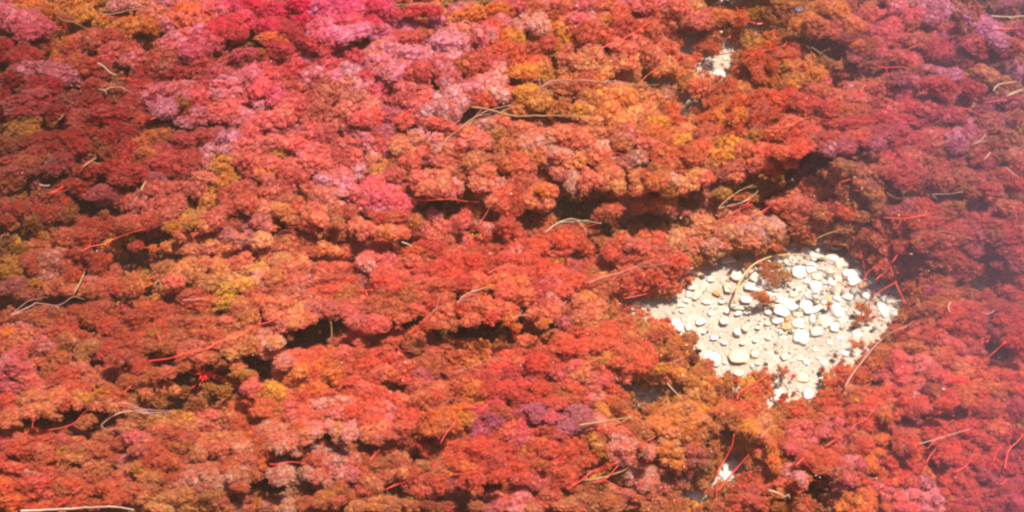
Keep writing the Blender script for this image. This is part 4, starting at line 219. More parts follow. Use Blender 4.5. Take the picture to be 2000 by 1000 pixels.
def spot(px, py, z=0.0):
    """pixel of the 2000x1000 frame -> point on the level z"""
    d = FWD + Vector((1, 0, 0))*((px-1000)/1000*TH) + UP*((500-py)/1000*TH)
    return CAM + d*((z-CAM.z)/d.z)
def pxm(p):
    """metres per 2000-frame pixel at a point"""
    return (p-CAM).dot(FWD)*TH/1000
def pix(p):
    v = p-CAM; f = v.dot(FWD)
    return 1000+v.x/f/TH*1000, 500-v.dot(UP)/f/TH*1000

# ------------------------------------------------------------------ colours
def lin(c):
    return tuple((x/255/12.92 if x/255 <= .04045 else ((x/255+.055)/1.055)**2.4) for x in c)
def albedo(v): return np.clip((np.array(v)*np.array([1.55, 1.5, 1.3]))**np.array([.85, .88, .88]), 0, .96)
LIN = {'P': (.88, .20, .25), 'p': (.96, .49, .48), 's': (.90, .24, .19), 'k': (.94, .42, .20), 'r': (.62, .085, .07), 'R': (.82, .125, .075), 'c': (.42, .015, .03), 'h': (.80, .03, .11),
       'o': (.90, .34, .05), 'y': (.92, .48, .08), 'b': (.48, .26, .10), 'm': (.62, .18, .22), 'v': (.60, .21, .34), 'd': (.14, .03, .01), 'g': (.44, .25, .04), 'w': (.60, .21, .08)}
LIN = {k: np.array(v) for k, v in LIN.items()}
# how the growth changes colour over the bed: crimson upstream left, gold and orange upstream middle, dusky on the right; sunlit glow in the middle and darker left are painted in too
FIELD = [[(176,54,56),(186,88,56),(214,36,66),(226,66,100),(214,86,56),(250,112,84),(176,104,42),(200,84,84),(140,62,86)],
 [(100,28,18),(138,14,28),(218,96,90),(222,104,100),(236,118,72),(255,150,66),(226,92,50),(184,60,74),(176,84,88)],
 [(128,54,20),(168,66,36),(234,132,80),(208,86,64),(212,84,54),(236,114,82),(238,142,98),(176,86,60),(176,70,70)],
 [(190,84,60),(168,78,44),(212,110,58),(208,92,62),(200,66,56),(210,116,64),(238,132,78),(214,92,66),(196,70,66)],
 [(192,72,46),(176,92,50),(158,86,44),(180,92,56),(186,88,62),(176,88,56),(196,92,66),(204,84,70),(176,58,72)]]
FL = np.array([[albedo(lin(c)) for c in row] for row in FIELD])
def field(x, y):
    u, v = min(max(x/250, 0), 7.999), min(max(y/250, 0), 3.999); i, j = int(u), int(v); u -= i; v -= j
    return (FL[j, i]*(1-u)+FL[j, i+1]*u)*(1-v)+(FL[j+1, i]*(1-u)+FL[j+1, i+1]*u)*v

def obj(name, me, mat=None, parent=None):
    o = bpy.data.objects.new(name, me); COL.objects.link(o)
    if mat is not None and not me.materials: me.materials.append(mat)
    if parent is not None: o.parent = parent
    return o
def tag(o, label=None, cat=None, group=None, kind=None):
    for k, v in (('label', label), ('category', cat), ('group', group), ('kind', kind)):
        if v: o[k] = v
    return o
def mesh(name, v, f, smooth=False, cols=None):
    v = np.asarray(v, dtype=np.float32); f = np.asarray(f, dtype=np.int32)
    me = bpy.data.meshes.new(name); n = f.shape[1]
    me.vertices.add(len(v)); me.vertices.foreach_set('co', v.ravel())
    me.loops.add(f.size); me.loops.foreach_set('vertex_index', f.ravel())
    me.polygons.add(len(f)); me.polygons.foreach_set('loop_start', np.arange(0, f.size, n, dtype=np.int32))
    me.polygons.foreach_set('loop_total', np.full(len(f), n, dtype=np.int32))
    if smooth: me.polygons.foreach_set('use_smooth', np.ones(len(f), dtype=bool))
    for k, c in (cols or {}).items():
        a = me.attributes.new(k, 'FLOAT_COLOR', 'POINT')
        c4 = np.ones((len(v), 4), dtype=np.float32); c4[:, :c.shape[1]] = c; a.data.foreach_set('color', c4.ravel())
    me.update(calc_edges=True); me.validate(); return me

# ------------------------------------------------------------------ materials
def newmat(name):
    m = bpy.data.materials.new(name); m.use_nodes = True
    nt = m.node_tree; nt.nodes.clear()
    return m, nt, nt.nodes.new('ShaderNodeOutputMaterial')
def N(nt, t, **kw):
    n = nt.nodes.new(t)
    for k, v in kw.items():
        if k in n.inputs: n.inputs[k].default_value = v
        else: setattr(n, k, v)
    return n
def mix(nt, f, a, b, mode='MIX'):
    n = nt.nodes.new('ShaderNodeMix'); n.data_type = 'RGBA'; n.blend_type = mode; n.clamp_result = False
    for s, i in ((f, 0), (a, 6), (b, 7)):
        if hasattr(s, 'links'): nt.links.new(s, n.inputs[i])
        else: n.inputs[i].default_value = s if i == 0 else (*s[:3], 1)
    return n.outputs[2]
def ramp(nt, src, a, b):
    n = nt.nodes.new('ShaderNodeMapRange'); n.inputs[1].default_value = a; n.inputs[2].default_value = b
    nt.links.new(src, n.inputs[0]); return n.outputs[0]

def weed_material(name, stuff):
    m, nt, out = newmat(name)
    at = N(nt, 'ShaderNodeAttribute', attribute_name='fil')          # r random per filament, g along it
    sep = N(nt, 'ShaderNodeSeparateColor'); nt.links.new(at.outputs['Color'], sep.inputs[0])
    if stuff:
        a = N(nt, 'ShaderNodeAttribute', attribute_name='tint').outputs['Color']
        col = a
    else:
        ca = N(nt, 'ShaderNodeAttribute', attribute_name='tint_a', attribute_type='OBJECT').outputs['Color']
        cb = N(nt, 'ShaderNodeAttribute', attribute_name='tint_b', attribute_type='OBJECT').outputs['Color']
        geo = N(nt, 'ShaderNodeNewGeometry')
        ns = N(nt, 'ShaderNodeTexNoise', Scale=70., Detail=2.); nt.links.new(geo.outputs['Position'], ns.inputs['Vector'])
        col = mix(nt, ramp(nt, ns.outputs[0], .38, .62), ca, cb)
    # old filaments are browner, fresh tips paler; the paleness also paints highlights on the heads
    col = mix(nt, ramp(nt, sep.outputs[0], .55, 1.5), col, (.50, .20, .05))
    tip_light = N(nt, 'ShaderNodeMath', operation='MULTIPLY'); nt.links.new(sep.outputs[2], tip_light.inputs[0]); nt.links.new(ramp(nt, sep.outputs[1], -.6, 1.0), tip_light.inputs[1])
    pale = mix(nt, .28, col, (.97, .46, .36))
    col = mix(nt, tip_light.outputs[0], col, pale)
    dim = ramp(nt, sep.outputs[0], -1.4, .7)
    col = mix(nt, 1.0, col, dim, 'MULTIPLY')
    d = N(nt, 'ShaderNodeBsdfDiffuse'); t = N(nt, 'ShaderNodeBsdfTranslucent'); ms = N(nt, 'ShaderNodeMixShader', Fac=.5)
    nt.links.new(col, d.inputs[0]); nt.links.new(col, t.inputs[0])
    nt.links.new(d.outputs[0], ms.inputs[1]); nt.links.new(t.outputs[0], ms.inputs[2]); nt.links.new(ms.outputs[0], out.inputs[0])
    return m
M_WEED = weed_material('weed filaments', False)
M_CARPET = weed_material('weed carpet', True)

def solid(name, c, rough=.5, var=None, scale=60., spec=.3, trans=0.):
    m, nt, out = newmat(name)
    p = N(nt, 'ShaderNodeBsdfPrincipled', Roughness=rough)
    p.inputs['Specular IOR Level'].default_value = spec
    tc = N(nt, 'ShaderNodeTexCoord'); ns = N(nt, 'ShaderNodeTexNoise', Scale=scale, Detail=5., Roughness=.6)
    inf = N(nt, 'ShaderNodeObjectInfo'); add = N(nt, 'ShaderNodeVectorMath', operation='ADD')
    nt.links.new(tc.outputs['Object'], add.inputs[0]); nt.links.new(inf.outputs['Random'], add.inputs[1])
    nt.links.new(add.outputs[0], ns.inputs['Vector'])
    col = mix(nt, ramp(nt, ns.outputs[0], .35, .7), c, var or tuple(x*.7 for x in c))
    nt.links.new(col, p.inputs['Base Color'])
    bmp = N(nt, 'ShaderNodeBump', Strength=.25, Distance=.002); nt.links.new(ns.outputs[0], bmp.inputs['Height']); nt.links.new(bmp.outputs[0], p.inputs['Normal'])
    nt.links.new(p.outputs[0], out.inputs[0]); return m
M_STEM = solid('living red stalk', (.80, .03, .025), .4, (.75, .08, .04), 90, .5)
M_TWIG = {'t': solid('tan dead stalk', (.44, .24, .10), .6, (.30, .14, .06), 120), 'p': solid('bleached pinkish stalk', (.52, .26, .20), .6, (.42, .17, .12), 120),
          'w': solid('bleached pale stalk', (.62, .44, .31), .6, (.46, .28, .18), 120), 'o': solid('ochre pale stalk', (.62, .44, .22), .6, (.46, .30, .11), 60)}
STONE = {'w': ((.80, .76, .69), (.60, .50, .38)), 'k': ((.74, .48, .29), (.84, .66, .46)), 'c': ((.74, .62, .46), (.58, .46, .33)),
         'g': ((.42, .41, .36), (.56, .53, .44)), 'o': ((.66, .29, .07), (.74, .45, .18)), 'y': ((.72, .45, .17), (.6, .35, .12)),
         'r': ((.46, .24, .14), (.36, .17, .10)), 'b': ((.40, .22, .11), (.28, .15, .07))}
M_STONE = {k: solid('river stone '+k, a, .45, b, 70, .35) for k, (a, b) in STONE.items()}

# ------------------------------------------------------------------ where things lie
def inside(poly, x, y):
    c = False; j = len(poly)-1
    for i in range(len(poly)):
        xi, yi = poly[i]; xj, yj = poly[j]
        if (yi > y) != (yj > y) and x < (xj-xi)*(y-yi)/(yj-yi)+xi: c = not c
        j = i
    return c
ell = lambda s: [tuple(float(q) for q in e.split()) for e in s.split(';')]
GAP, BARES = [(a, b, c*.8, d*.7) if 1000 < a < 1560 and 300 < b < 480 else (a, b, c, d) for a, b, c, d in ell(GAPS)], ell(BARE)
def in_any(L, x, y, k=1.):
    return any(((x-a)/(c*k))**2+((y-b)/(d*k))**2 < 1 for a, b, c, d in L)
def sand_dist(x, y):
    """pixels to the bare sand, 0 inside"""
    if inside(SAND, x, y): return 0
    return min(min(math.hypot(x-a, y-b) for a, b in SAND), *(max(0, math.hypot((x-a), (y-b)*c/d)-c) for a, b, c, d in BARES))
def edge_dist(x, y):
    best = 1e9
    for (ax, ay), (bx, by) in zip(SAND, SAND[1:]+SAND[:1]):
        t = max(0, min(1, ((x-ax)*(bx-ax)+(y-ay)*(by-ay))/((bx-ax)**2+(by-ay)**2))); best = min(best, math.hypot(x-ax-t*(bx-ax), y-ay-t*(by-ay)))
    return best
def shoal(x, y):                                   # shallow brown sandy patch in the middle right
    return max(math.exp(-((x-1230)/240)**2-((y-425)/45)**2), .8*math.exp(-((x-1500)/120)**2-((y-370)/40)**2))
def canopy(x, y):
    n = mnoise.noise(Vector((x/170, y/110, 3.1)))*.5+mnoise.noise(Vector((x/60, y/45, 9.))) * .3
    s = min(1., sand_dist(x, y)/130)
    return (.012+.058*s)*(1+.4*n)*(1-.6*shoal(x, y))

tufts = []
for (cx, cy), s in TUFTS.items():
    for e in s.split(';'):
        a = e.split(); x, y, rx, ry = [float(q)*2.5 for q in a[:4]]
        if cx == 0 and x > 502: continue
        tufts.append([x+500*cx, y+250*cy, rx, ry, a[4]])
tufts = [t for t in tufts if sand_dist(t[0], t[1]) > 5 and not (inside(SAND, t[0], t[1]) or edge_dist(t[0], t[1]) < 11)]
for e in EXTRA.split(';'):
    a = e.split(); tufts.append([float(q) for q in a[:4]]+[a[4]])
T = []
for x, y, rx, ry, c in tufts:
    g = 1.3 if min(rx, ry) > 14 else 1.42
    sdist = sand_dist(x, y)
    if sdist < 30: g *= .75
    if in_any(GAP, x, y, 1.4): g *= .85
    z = canopy(x, y)+rng.uniform(-.006, .008)
    if c not in ('g', 'd') and in_any(GAP, x, y, .8): continue
    for a, b, gx, gy in GAP:                      # tufts overhang the hollow below them, and lie low beyond it
        if abs(x-a) < gx+25:
            if 0 < b-y < gy+40: z += .018*(1-(b-y)/(gy+40))
            elif 0 < y-b < gy+30: z -= .016*(1-(y-b)/(gy+30))
    z = max(z, .010)
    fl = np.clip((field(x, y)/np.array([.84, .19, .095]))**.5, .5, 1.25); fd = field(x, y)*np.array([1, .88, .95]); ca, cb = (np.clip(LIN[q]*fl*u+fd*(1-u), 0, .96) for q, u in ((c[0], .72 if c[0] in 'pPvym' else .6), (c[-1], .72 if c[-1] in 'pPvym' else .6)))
    j = lambda: np.clip(1+nr.normal(0, .05, 3), .8, 1.2)
    T.append(dict(x=x, y=y, rx=rx*g, ry=ry*g, z=z, c=c, a=ca*j(), b=cb*j(), m=(ca+cb)/2))
TXY = np.array([(t['x'], t['y']) for t in T]); TR = np.array([max(t['rx'], t['ry']) for t in T]); TM = np.array([t['m'] for t in T])

# ------------------------------------------------------------------ the bed
def ico(sub):
    bm = bmesh.new(); bmesh.ops.create_icosphere(bm, subdivisions=sub, radius=1)
    v = np.array([q.co[:] for q in bm.verts]); f = np.array([[q.index for q in p.verts] for p in bm.faces]); bm.free(); return v, f
def bed_z(x, y):
    return .004*mnoise.noise(Vector((x*6, y*6, 0)))+.0015*mnoise.noise(Vector((x*30, y*30, 5)))
def make_bed():
    xs = np.concatenate([[-60, -12, -3], np.linspace(-1.2, 1.2, 200), [3, 12, 60]])
    ys = np.concatenate([[-60, -12, -3], np.linspace(-1.0, 1.4, 200), [3, 12, 60]])
    v = []; c = []
    for y in ys:
        for x in xs:
            v.append((x, y, bed_z(x, y)))
            px, py = pix(Vector((x, y, 0))) if y > -1 else (-999, 3000)
            if -100 < px < 2100 and -100 < py < 1100: b = max(0, 1-sand_dist(px, py)/45)
            else: b = 0
            if b < 1: b = max(b, .8*shoal(px, py))
            c.append((b, b, b))
    n, m = len(xs), len(ys)
    f = [(j*n+i, j*n+i+1, (j+1)*n+i+1, (j+1)*n+i) for j in range(m-1) for i in range(n-1)]
    me = mesh('stream_bed', v, f, True, {'clean': np.array(c)})
    mt, nt, out = newmat('sand and silt')
    geo = N(nt, 'ShaderNodeNewGeometry'); p = N(nt, 'ShaderNodeBsdfPrincipled', Roughness=.8)
    def nz(s, d=4.):
        n_ = N(nt, 'ShaderNodeTexNoise', Scale=s, Detail=d, Roughness=.65); nt.links.new(geo.outputs['Position'], n_.inputs['Vector']); return n_.outputs[0]
    sand = mix(nt, ramp(nt, nz(420., 3.), .35, .65), (.31, .26, .20), (.62, .55, .44))
    sand = mix(nt, ramp(nt, nz(22.), .4, .7), sand, (.35, .28, .20))
    vor = N(nt, 'ShaderNodeTexVoronoi', Scale=260.); nt.links.new(geo.outputs['Position'], vor.inputs['Vector'])
    sand = mix(nt, ramp(nt, vor.outputs['Distance'], .22, .12), sand, (.62, .56, .46))
    mud = mix(nt, ramp(nt, nz(60.), .35, .7), (.24, .06, .018), (.38, .13, .035))
    at = N(nt, 'ShaderNodeAttribute', attribute_name='clean')
    e = N(nt, 'ShaderNodeMath', operation='ADD'); nt.links.new(at.outputs['Fac'], e.inputs[0]); nt.links.new(ramp(nt, nz(35.), -1.0, 2.2), e.inputs[1])
    col = mix(nt, ramp(nt, e.outputs[0], .55, 1.0), mud, sand)
    nt.links.new(col, p.inputs['Base Color'])
    bmp = N(nt, 'ShaderNodeBump', Strength=.6, Distance=.0015); nt.links.new(nz(420., 3.), bmp.inputs['Height']); nt.links.new(bmp.outputs[0], p.inputs['Normal'])
    nt.links.new(p.outputs[0], out.inputs[0])
    o = obj('stream_bed', me, mt); tag(o, 'stream bed of pale sand showing through, brown silt under the weed', kind='structure')
make_bed()

# ------------------------------------------------------------------ filament pompoms
def pompom(seed, n_sub, n_fil, spread=.58, sub_r=.46, core=True, wid=.05, knots=12, knot_r=.30):
    """a head of weed: lobes round a middle, each lobe set with knots, each knot a burst of short filaments"""
    r = np.random.default_rng(seed)
    cs = [np.zeros(3)]; rs = [.62]
    for k in range(n_sub):
        u = (k+.5)/n_sub; th = math.acos(1-1.35*u); ph = 2.39996*k+seed
        d = np.array([math.sin(th)*math.cos(ph), math.sin(th)*math.sin(ph), math.cos(th)])
        cs.append(d*spread*r.uniform(.8, 1.2)); rs.append(sub_r*r.uniform(.65, 1.25))
    V, F, A = [], [], []; nv = 0
    tot = sum(q*q for q in rs)
    for c, q in zip(cs, rs):
        m_ = max(4, int(knots*(q/sub_r)**2)); n = max(3, int(n_fil*q*q/tot/m_))
        kd = r.normal(size=(m_, 3)); kd[:, 2] += .3; kd /= np.linalg.norm(kd, axis=1)[:, None]
        for kk in range(m_):
            kr = q*knot_r*r.uniform(.6, 1.35); kc = c+kd[kk]*q*r.uniform(.76, .94)
            shade = r.uniform(0, 1)
            d = r.normal(size=(n, 3))+kd[kk]*.7; d /= np.linalg.norm(d, axis=1)[:, None]
            side = np.cross(d, r.normal(size=(n, 3))); side /= np.linalg.norm(side, axis=1)[:, None]
            bend = np.cross(side, d)
            far = r.uniform(0, 1, n) > .86
            L = kr*(r.uniform(.6, 1.1, n)+far*r.uniform(.1, .9, n))[:, None]; wd = (wid*r.uniform(.6, 1.4, n)*np.where(far, .6, 1))[:, None]
            b0 = kc+d*L*r.uniform(.0, .5, n)[:, None]
            tip = kc+d*L+bend*L*r.normal(0, .25, n)[:, None]
            rnd = np.clip(.55*shade+.45*r.uniform(0, 1, n), 0, 1)
            V.append(np.stack([b0-side*wd*.4, b0+side*wd*.4, tip+side*wd*.5, tip-side*wd*.5], 1).reshape(-1, 3))
            idx = nv+np.arange(n)*4; F.append(np.stack([idx, idx+1, idx+2, idx+3], 1)); nv += n*4
            al = np.stack([np.zeros(n), np.zeros(n), np.ones(n), np.ones(n)], 1).reshape(-1)
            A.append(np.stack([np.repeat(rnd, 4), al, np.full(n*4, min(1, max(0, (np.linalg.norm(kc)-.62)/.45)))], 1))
        if core:
            v, f = ico(1)
            v = c+v*q*.76*(1+.14*r.normal(size=(len(v), 1)))
            V.append(v); F.append(nv+np.column_stack([f, f[:, 2]])); A.append(np.tile([.35, 0, 0], (len(v), 1))); nv += len(v)
    return np.concatenate(V), F, np.concatenate(A)
def pompom_mesh(name, *a, **k):
    V, F, A = pompom(*a, **k)
    f = np.concatenate(F)
    me = bpy.data.meshes.new(name)
    faces = [tuple(q) if q[2] != q[3] else tuple(q[:3]) for q in f.tolist()]
    me.from_pydata(V.tolist(), [], faces)
    at = me.attributes.new('fil', 'FLOAT_COLOR', 'POINT'); c4 = np.ones((len(V), 4), dtype=np.float32); c4[:, :3] = A; at.data.foreach_set('color', c4.ravel())
    me.update(); return me
BIG = [pompom_mesh('tuft', 11+i, 12, 12500, wid=.035, knots=38, knot_r=.185) for i in range(9)]
LACY = [pompom_mesh('tuft', 91+i, 11, 2600, wid=.065, core=False, sub_r=.44, knots=8, knot_r=.34) for i in range(6)]
SMALL = [pompom_mesh('tuft', 51+i, 7, 3800, wid=.060, spread=.5, sub_r=.54, knots=16, knot_r=.28) for i in range(9)]
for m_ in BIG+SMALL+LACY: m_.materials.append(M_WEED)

# ------------------------------------------------------------------ group tufts into plants
n = len(T); par = list(range(n)); size = [1]*n
def find(i):
    while par[i] != i: par[i] = par[par[i]]; i = par[i]
    return i
pairs = []
for i in range(n):
    dx = np.hypot(TXY[:, 0]-TXY[i, 0], (TXY[:, 1]-TXY[i, 1])*1.15)
    near = np.where((dx < (TR+TR[i])*1.15) & (np.arange(n) > i))[0]
    for j in near:
        cd = float(np.linalg.norm(np.sqrt(TM[i])-np.sqrt(TM[j])))
        pairs.append((dx[j]/(TR[i]+TR[j])+cd*5, i, int(j), cd))
pairs.sort()
for cap, maxcd in ((9, .12), (14, .2), (16, .3), (20, 9)):
    for sc, i, j, cd in pairs:
        a, b = find(i), find(j)
        if a != b and cd < maxcd and size[a]+size[b] <= cap: par[a] = b; size[b] += size[a]
roots = {}
for i in range(n): roots.setdefault(find(i), []).append(i)
groups = sorted(roots.values(), key=len)
while len(groups) > 296:                          # a stray tuft belongs to the plant beside it
    g = groups.pop(0); c = TXY[g].mean(0)
    k = min(range(len(groups)), key=lambda q: min(np.hypot(*(TXY[groups[q]]-c).T)))
    groups[k] = groups[k]+g; groups.sort(key=len)

NAMES = {'P': 'rose pink', 'p': 'pale pink', 's': 'salmon red', 'k': 'peach orange', 'r': 'brick red', 'R': 'bright orange red', 'c': 'dark crimson',
         'h': 'hot crimson pink', 'o': 'orange', 'y': 'ochre yellow', 'b': 'tan brown', 'm': 'dusky pink', 'v': 'violet pink', 'd': 'dark maroon', 'g': 'olive brown', 'w': 'rusty orange'}
plants = []
for g in groups:
    mc = TM[g].mean(0)
    key = min(NAMES, key=lambda k: np.linalg.norm(np.sqrt(LIN[k])-np.sqrt(mc)))
    x, y = TXY[g].mean(0); z = min(T[i]['z'] for i in g)
    base = spot(x, y, 0); base.z = 0
    e = bpy.data.objects.new('water_plant', None); COL.objects.link(e); e.location = base; e.empty_display_size = .02
    plants.append(dict(e=e, g=g, x=x, y=y, key=key, base=base, kind=NAMES[key]))
    for i in g:
        t = T[i]; p = spot(t['x'], t['y'], t['z']); k = pxm(p)
        big = max(t['rx'], t['ry']) > 21
        me = rng.choice(LACY if sand_dist(t['x'], t['y']) < 45 or (t['c'][0] in 'ybg' or (t['c'][0] in 'kw' and rng.random() < .3)) and rng.random() < .75 else BIG if big else SMALL)
        o = bpy.data.objects.new('tuft', me); COL.objects.link(o); o.parent = e; o.location = p-base
        o.scale = (t['rx']*k, t['ry']*k*1.2, t['ry']*k*.9)
        o.rotation_euler = (rng.uniform(-.15, .35), rng.uniform(-.2, .2), rng.choice((0, math.pi))+rng.uniform(-.3, .3))
        o['tint_a'] = [float(q) for q in t['a']]; o['tint_b'] = [float(q) for q in t['b']]
        t['plant'] = len(plants)-1; t['top'] = p

# ------------------------------------------------------------------ weed carpet underneath (nobody could count it)
def carpet():
    protos = [pompom(200+i, 4, 620, spread=.5, sub_r=.6, core=True, wid=.11, knots=6, knot_r=.45) for i in range(5)]
    PV = []
    for V, F, A in protos:
        f = np.concatenate(F); PV.append((V, f, A))
    Vs, Fs, As, Cs = [], [], [], []; off = 0
    def put(p, r, col, flat=.8):
        nonlocal off
        V, f, A = PV[rng.randrange(5)]; a = rng.uniform(0, 6.28); ca, sa = math.cos(a), math.sin(a)
        v = V @ np.array([[ca, sa, 0], [-sa, ca, 0], [0, 0, flat]])*r+np.array(p[:])
        Vs.append(v); Fs.append(f+off); As.append(A); Cs.append(np.tile(col, (len(v), 1))); off += len(v)
    step = 26; y = -330
    while y < 1200:
        x = -330+rng.uniform(0, step)
        while x < 2330:
            px, py = x+rng.uniform(-9, 9), y+rng.uniform(-9, 9); x += step
            fr = -20 < px < 2020 and -20 < py < 1020
            if fr and (sand_dist(px, py) < 16 or in_any(GAP, px, py, 1.3)): continue
            d = np.hypot(TXY[:, 0]-px, TXY[:, 1]-py); i = int(d.argmin())
            m = TM[i] if d[i] < 60 else TM[int(abs(mnoise.noise(Vector((px/90, py/70, 1))))*2*len(TM)) % len(TM)]
            z = canopy(px, py)*(.66 if fr else .9)
            dull = rng.uniform(.25, .7) if fr else rng.uniform(0, .3)
            if not fr: m = field(px, py)
            col = m*(1-dull)+LIN[rng.choice('gwbdwy')]*dull
            p = spot(px, py, z); put(p, pxm(p)*rng.uniform(17, 26), col)
        y += step*.8
    for a, b, gx, gy in GAP:                                       # sparse low growth in the hollows
        for _ in range(int(gx*gy/42)):
            t = rng.uniform(0, 6.28); q = rng.uniform(0, 1)**.5
            p = spot(a+gx*q*math.cos(t), b+gy*q*math.sin(t), rng.uniform(.003, .034))
            put(p, pxm(p)*rng.uniform(6, 17), LIN[rng.choice('gbwwyrrd')]*rng.uniform(.5, 1), .7)
    for _ in range(5200):                                          # sprigs creeping out over the sand
        px, py = rng.uniform(1180, 1800), rng.uniform(450, 820); dd = sand_dist(px, py)
        ins = inside(SAND, px, py); e = edge_dist(px, py)
        if (ins and e < 16 and rng.random() < .12*(1-e/16)) or (not ins and 0 < dd < 26 and e < 26 and rng.random() < .4):
            p = spot(px, py, rng.uniform(.002, .008)); put(p, pxm(p)*rng.uniform(4, 9), LIN[rng.choice('wokRRs')], .8)
    V = np.concatenate(Vs); f = np.concatenate(Fs); tri = f[:, 2] == f[:, 3]
    # quads and triangles in one go
    q = f[~tri]; t3 = f[tri][:, :3]
    me = bpy.data.meshes.new('weed_carpet'); me.vertices.add(len(V)); me.vertices.foreach_set('co', V.astype(np.float32).ravel())
    loops = np.concatenate([q.ravel(), t3.ravel()]).astype(np.int32)
    me.loops.add(len(loops)); me.loops.foreach_set('vertex_index', loops)
    tot = np.concatenate([np.full(len(q), 4), np.full(len(t3), 3)]).astype(np.int32)
    me.polygons.add(len(tot)); me.polygons.foreach_set('loop_start', np.concatenate([[0], np.cumsum(tot)[:-1]]).astype(np.int32)); me.polygons.foreach_set('loop_total', tot)
    for nm, c in (('fil', np.concatenate(As)), ('tint', np.concatenate(Cs))):
        at = me.attributes.new(nm, 'FLOAT_COLOR', 'POINT'); c4 = np.ones((len(V), 4), dtype=np.float32); c4[:, :3] = c; at.data.foreach_set('color', c4.ravel())
    me.update(calc_edges=True)
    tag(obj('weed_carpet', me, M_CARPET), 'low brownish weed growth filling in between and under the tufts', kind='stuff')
    print('carpet faces', len(tot))
carpet()

# ------------------------------------------------------------------ stalks
def tube(paths, seg=6):
    """paths: list of (points, radii); swept tubes with closed ends in one mesh"""
    V, F = [], []
    for pts, rad in paths:
        k0 = len(V); m_ = len(pts)
        for i, p in enumerate(pts):
            d = (pts[min(i+1, m_-1)]-pts[max(i-1, 0)]).normalized()
            s = d.cross(Vector((0, 0, 1))); s = s.normalized() if s.length > 1e-5 else Vector((1, 0, 0)); u = s.cross(d)
            for q in range(seg):
                a = q/seg*6.2832; V.append(p+(s*math.cos(a)+u*math.sin(a))*rad[i])
        for i in range(m_-1):
            for q in range(seg):
                F.append((k0+i*seg+q, k0+i*seg+(q+1) % seg, k0+(i+1)*seg+(q+1) % seg, k0+(i+1)*seg+q))
        F.append(tuple(k0+q for q in range(seg))[::-1]); F.append(tuple(k0+(m_-1)*seg+q for q in range(seg)))
    return V, F
def top_z(x, y):
    d = np.hypot(TXY[:, 0]-x, (TXY[:, 1]-y)); k = np.where(d < TR*.9)[0]
    z = canopy(x, y)*.8
    for i in k:
        t = T[int(i)]; q = 1-(d[i]/TR[i])**2
        z = max(z, t['z']+max(t['ry'], 1)*.0006*math.sqrt(max(q, 0))*.9)
    return z
def smooth_path(s, lift, rise=None):
    P = [tuple(float(q) for q in e.split(',')) for e in s.split()]
    out = []
    for i in range(len(P)-1):
        m_ = max(2, int(math.hypot(P[i+1][0]-P[i][0], P[i+1][1]-P[i][1])/7))
        p0, p1, p2, p3 = P[max(i-1, 0)], P[i], P[i+1], P[min(i+2, len(P)-1)]
        for k in range(m_):
            t = k/m_
            out.append(tuple(.5*((2*p1[a])+(-p0[a]+p2[a])*t+(2*p0[a]-5*p1[a]+4*p2[a]-p3[a])*t*t+(-p0[a]+3*p1[a]-3*p2[a]+p3[a])*t**3) for a in (0, 1)))
    out.append(P[-1])
    zs = [top_z(x, y) if sand_dist(x, y) > 0 else .012 for x, y in out]
    zs2 = [max(zs[max(0, i-3):i+4]) for i in range(len(zs))]
    zs3 = [sum(zs2[max(0, i-3):i+4])/len(zs2[max(0, i-3):i+4]) for i in range(len(zs2))]
    return [(x, y, z+lift) for (x, y), z in zip(out, zs3)]
def stalk_mesh(name, spec, width, lift, taper=.45):
    paths = []; first = None
    for k, s in enumerate(spec.split('/')):
        q = smooth_path(s, lift); pts = [spot(*a) for a in q]; m_ = len(pts)
        if first is None: first = pts[len(pts)//2]
        else:                                           # a branch starts on the stalk it leaves
            d = [(pts[0]-b).length for b in paths[0][0]]; j = int(np.argmin(d))
            if d[j] < .012:
                off = paths[0][0][j]-pts[0]
                pts = [p+off*(1-i/m_) for i, p in enumerate(pts)]
        wob = [Vector((0, 0, .0012*mnoise.noise(Vector((i*.5, k, 2))))) for i in range(m_)]
        wd = width*(1 if k == 0 else .6)
        rad = [wd*.5*pxm(p)*(1-(1-taper)*(i/m_)**1.3)*(1+.16*mnoise.noise(Vector((i*.8, k*3., width)))) for i, p in enumerate(pts)]
        paths.append(([p+w_ for p, w_ in zip(pts, wob)], rad))
    V, F = tube(paths)
    o0 = first.copy()
    me = bpy.data.meshes.new(name); me.from_pydata([v-o0 for v in V], [], F); me.update()
    for p in me.polygons: p.use_smooth = True
    return me, o0
for pl in plants:                                  # every plant is rooted in the bed and forks up to its heads
    hub = sum((T[i]['top']-pl['base'] for i in pl['g']), Vector())/len(pl['g'])*.45
    root = Vector((0, 0, -.002)); paths = [([root, hub*.5+Vector((.002, 0, 0)), hub], [.0016, .0013, .0011])]
    for i in pl['g']:
        q = T[i]['top']-pl['base']; mid = (hub+q)/2-Vector((0, 0, .006)); paths.append(([hub, mid, q], [.0010, .0008, .0005]))
    V, F = tube(paths, 5); me = bpy.data.meshes.new('stem'); me.from_pydata(V, [], F); me.update()
    obj('stem', me, M_STEM, pl['e'])
def pieces(spec):                                  # a side branch that touches nothing is a stalk of its own
    out = []
    for b in spec.split('/'):
        p = [tuple(float(q) for q in e.split(',')) for e in b.split()]
        for o_ in out:
            if any(math.hypot(p[k][0]-x, p[k][1]-y) < 15 for k in (0, -1) for q in o_ for x, y in q[1]): o_.append((b, p)); break
        else: out.append([(b, p)])
    return ['/'.join(b for b, _ in o_) for o_ in out]
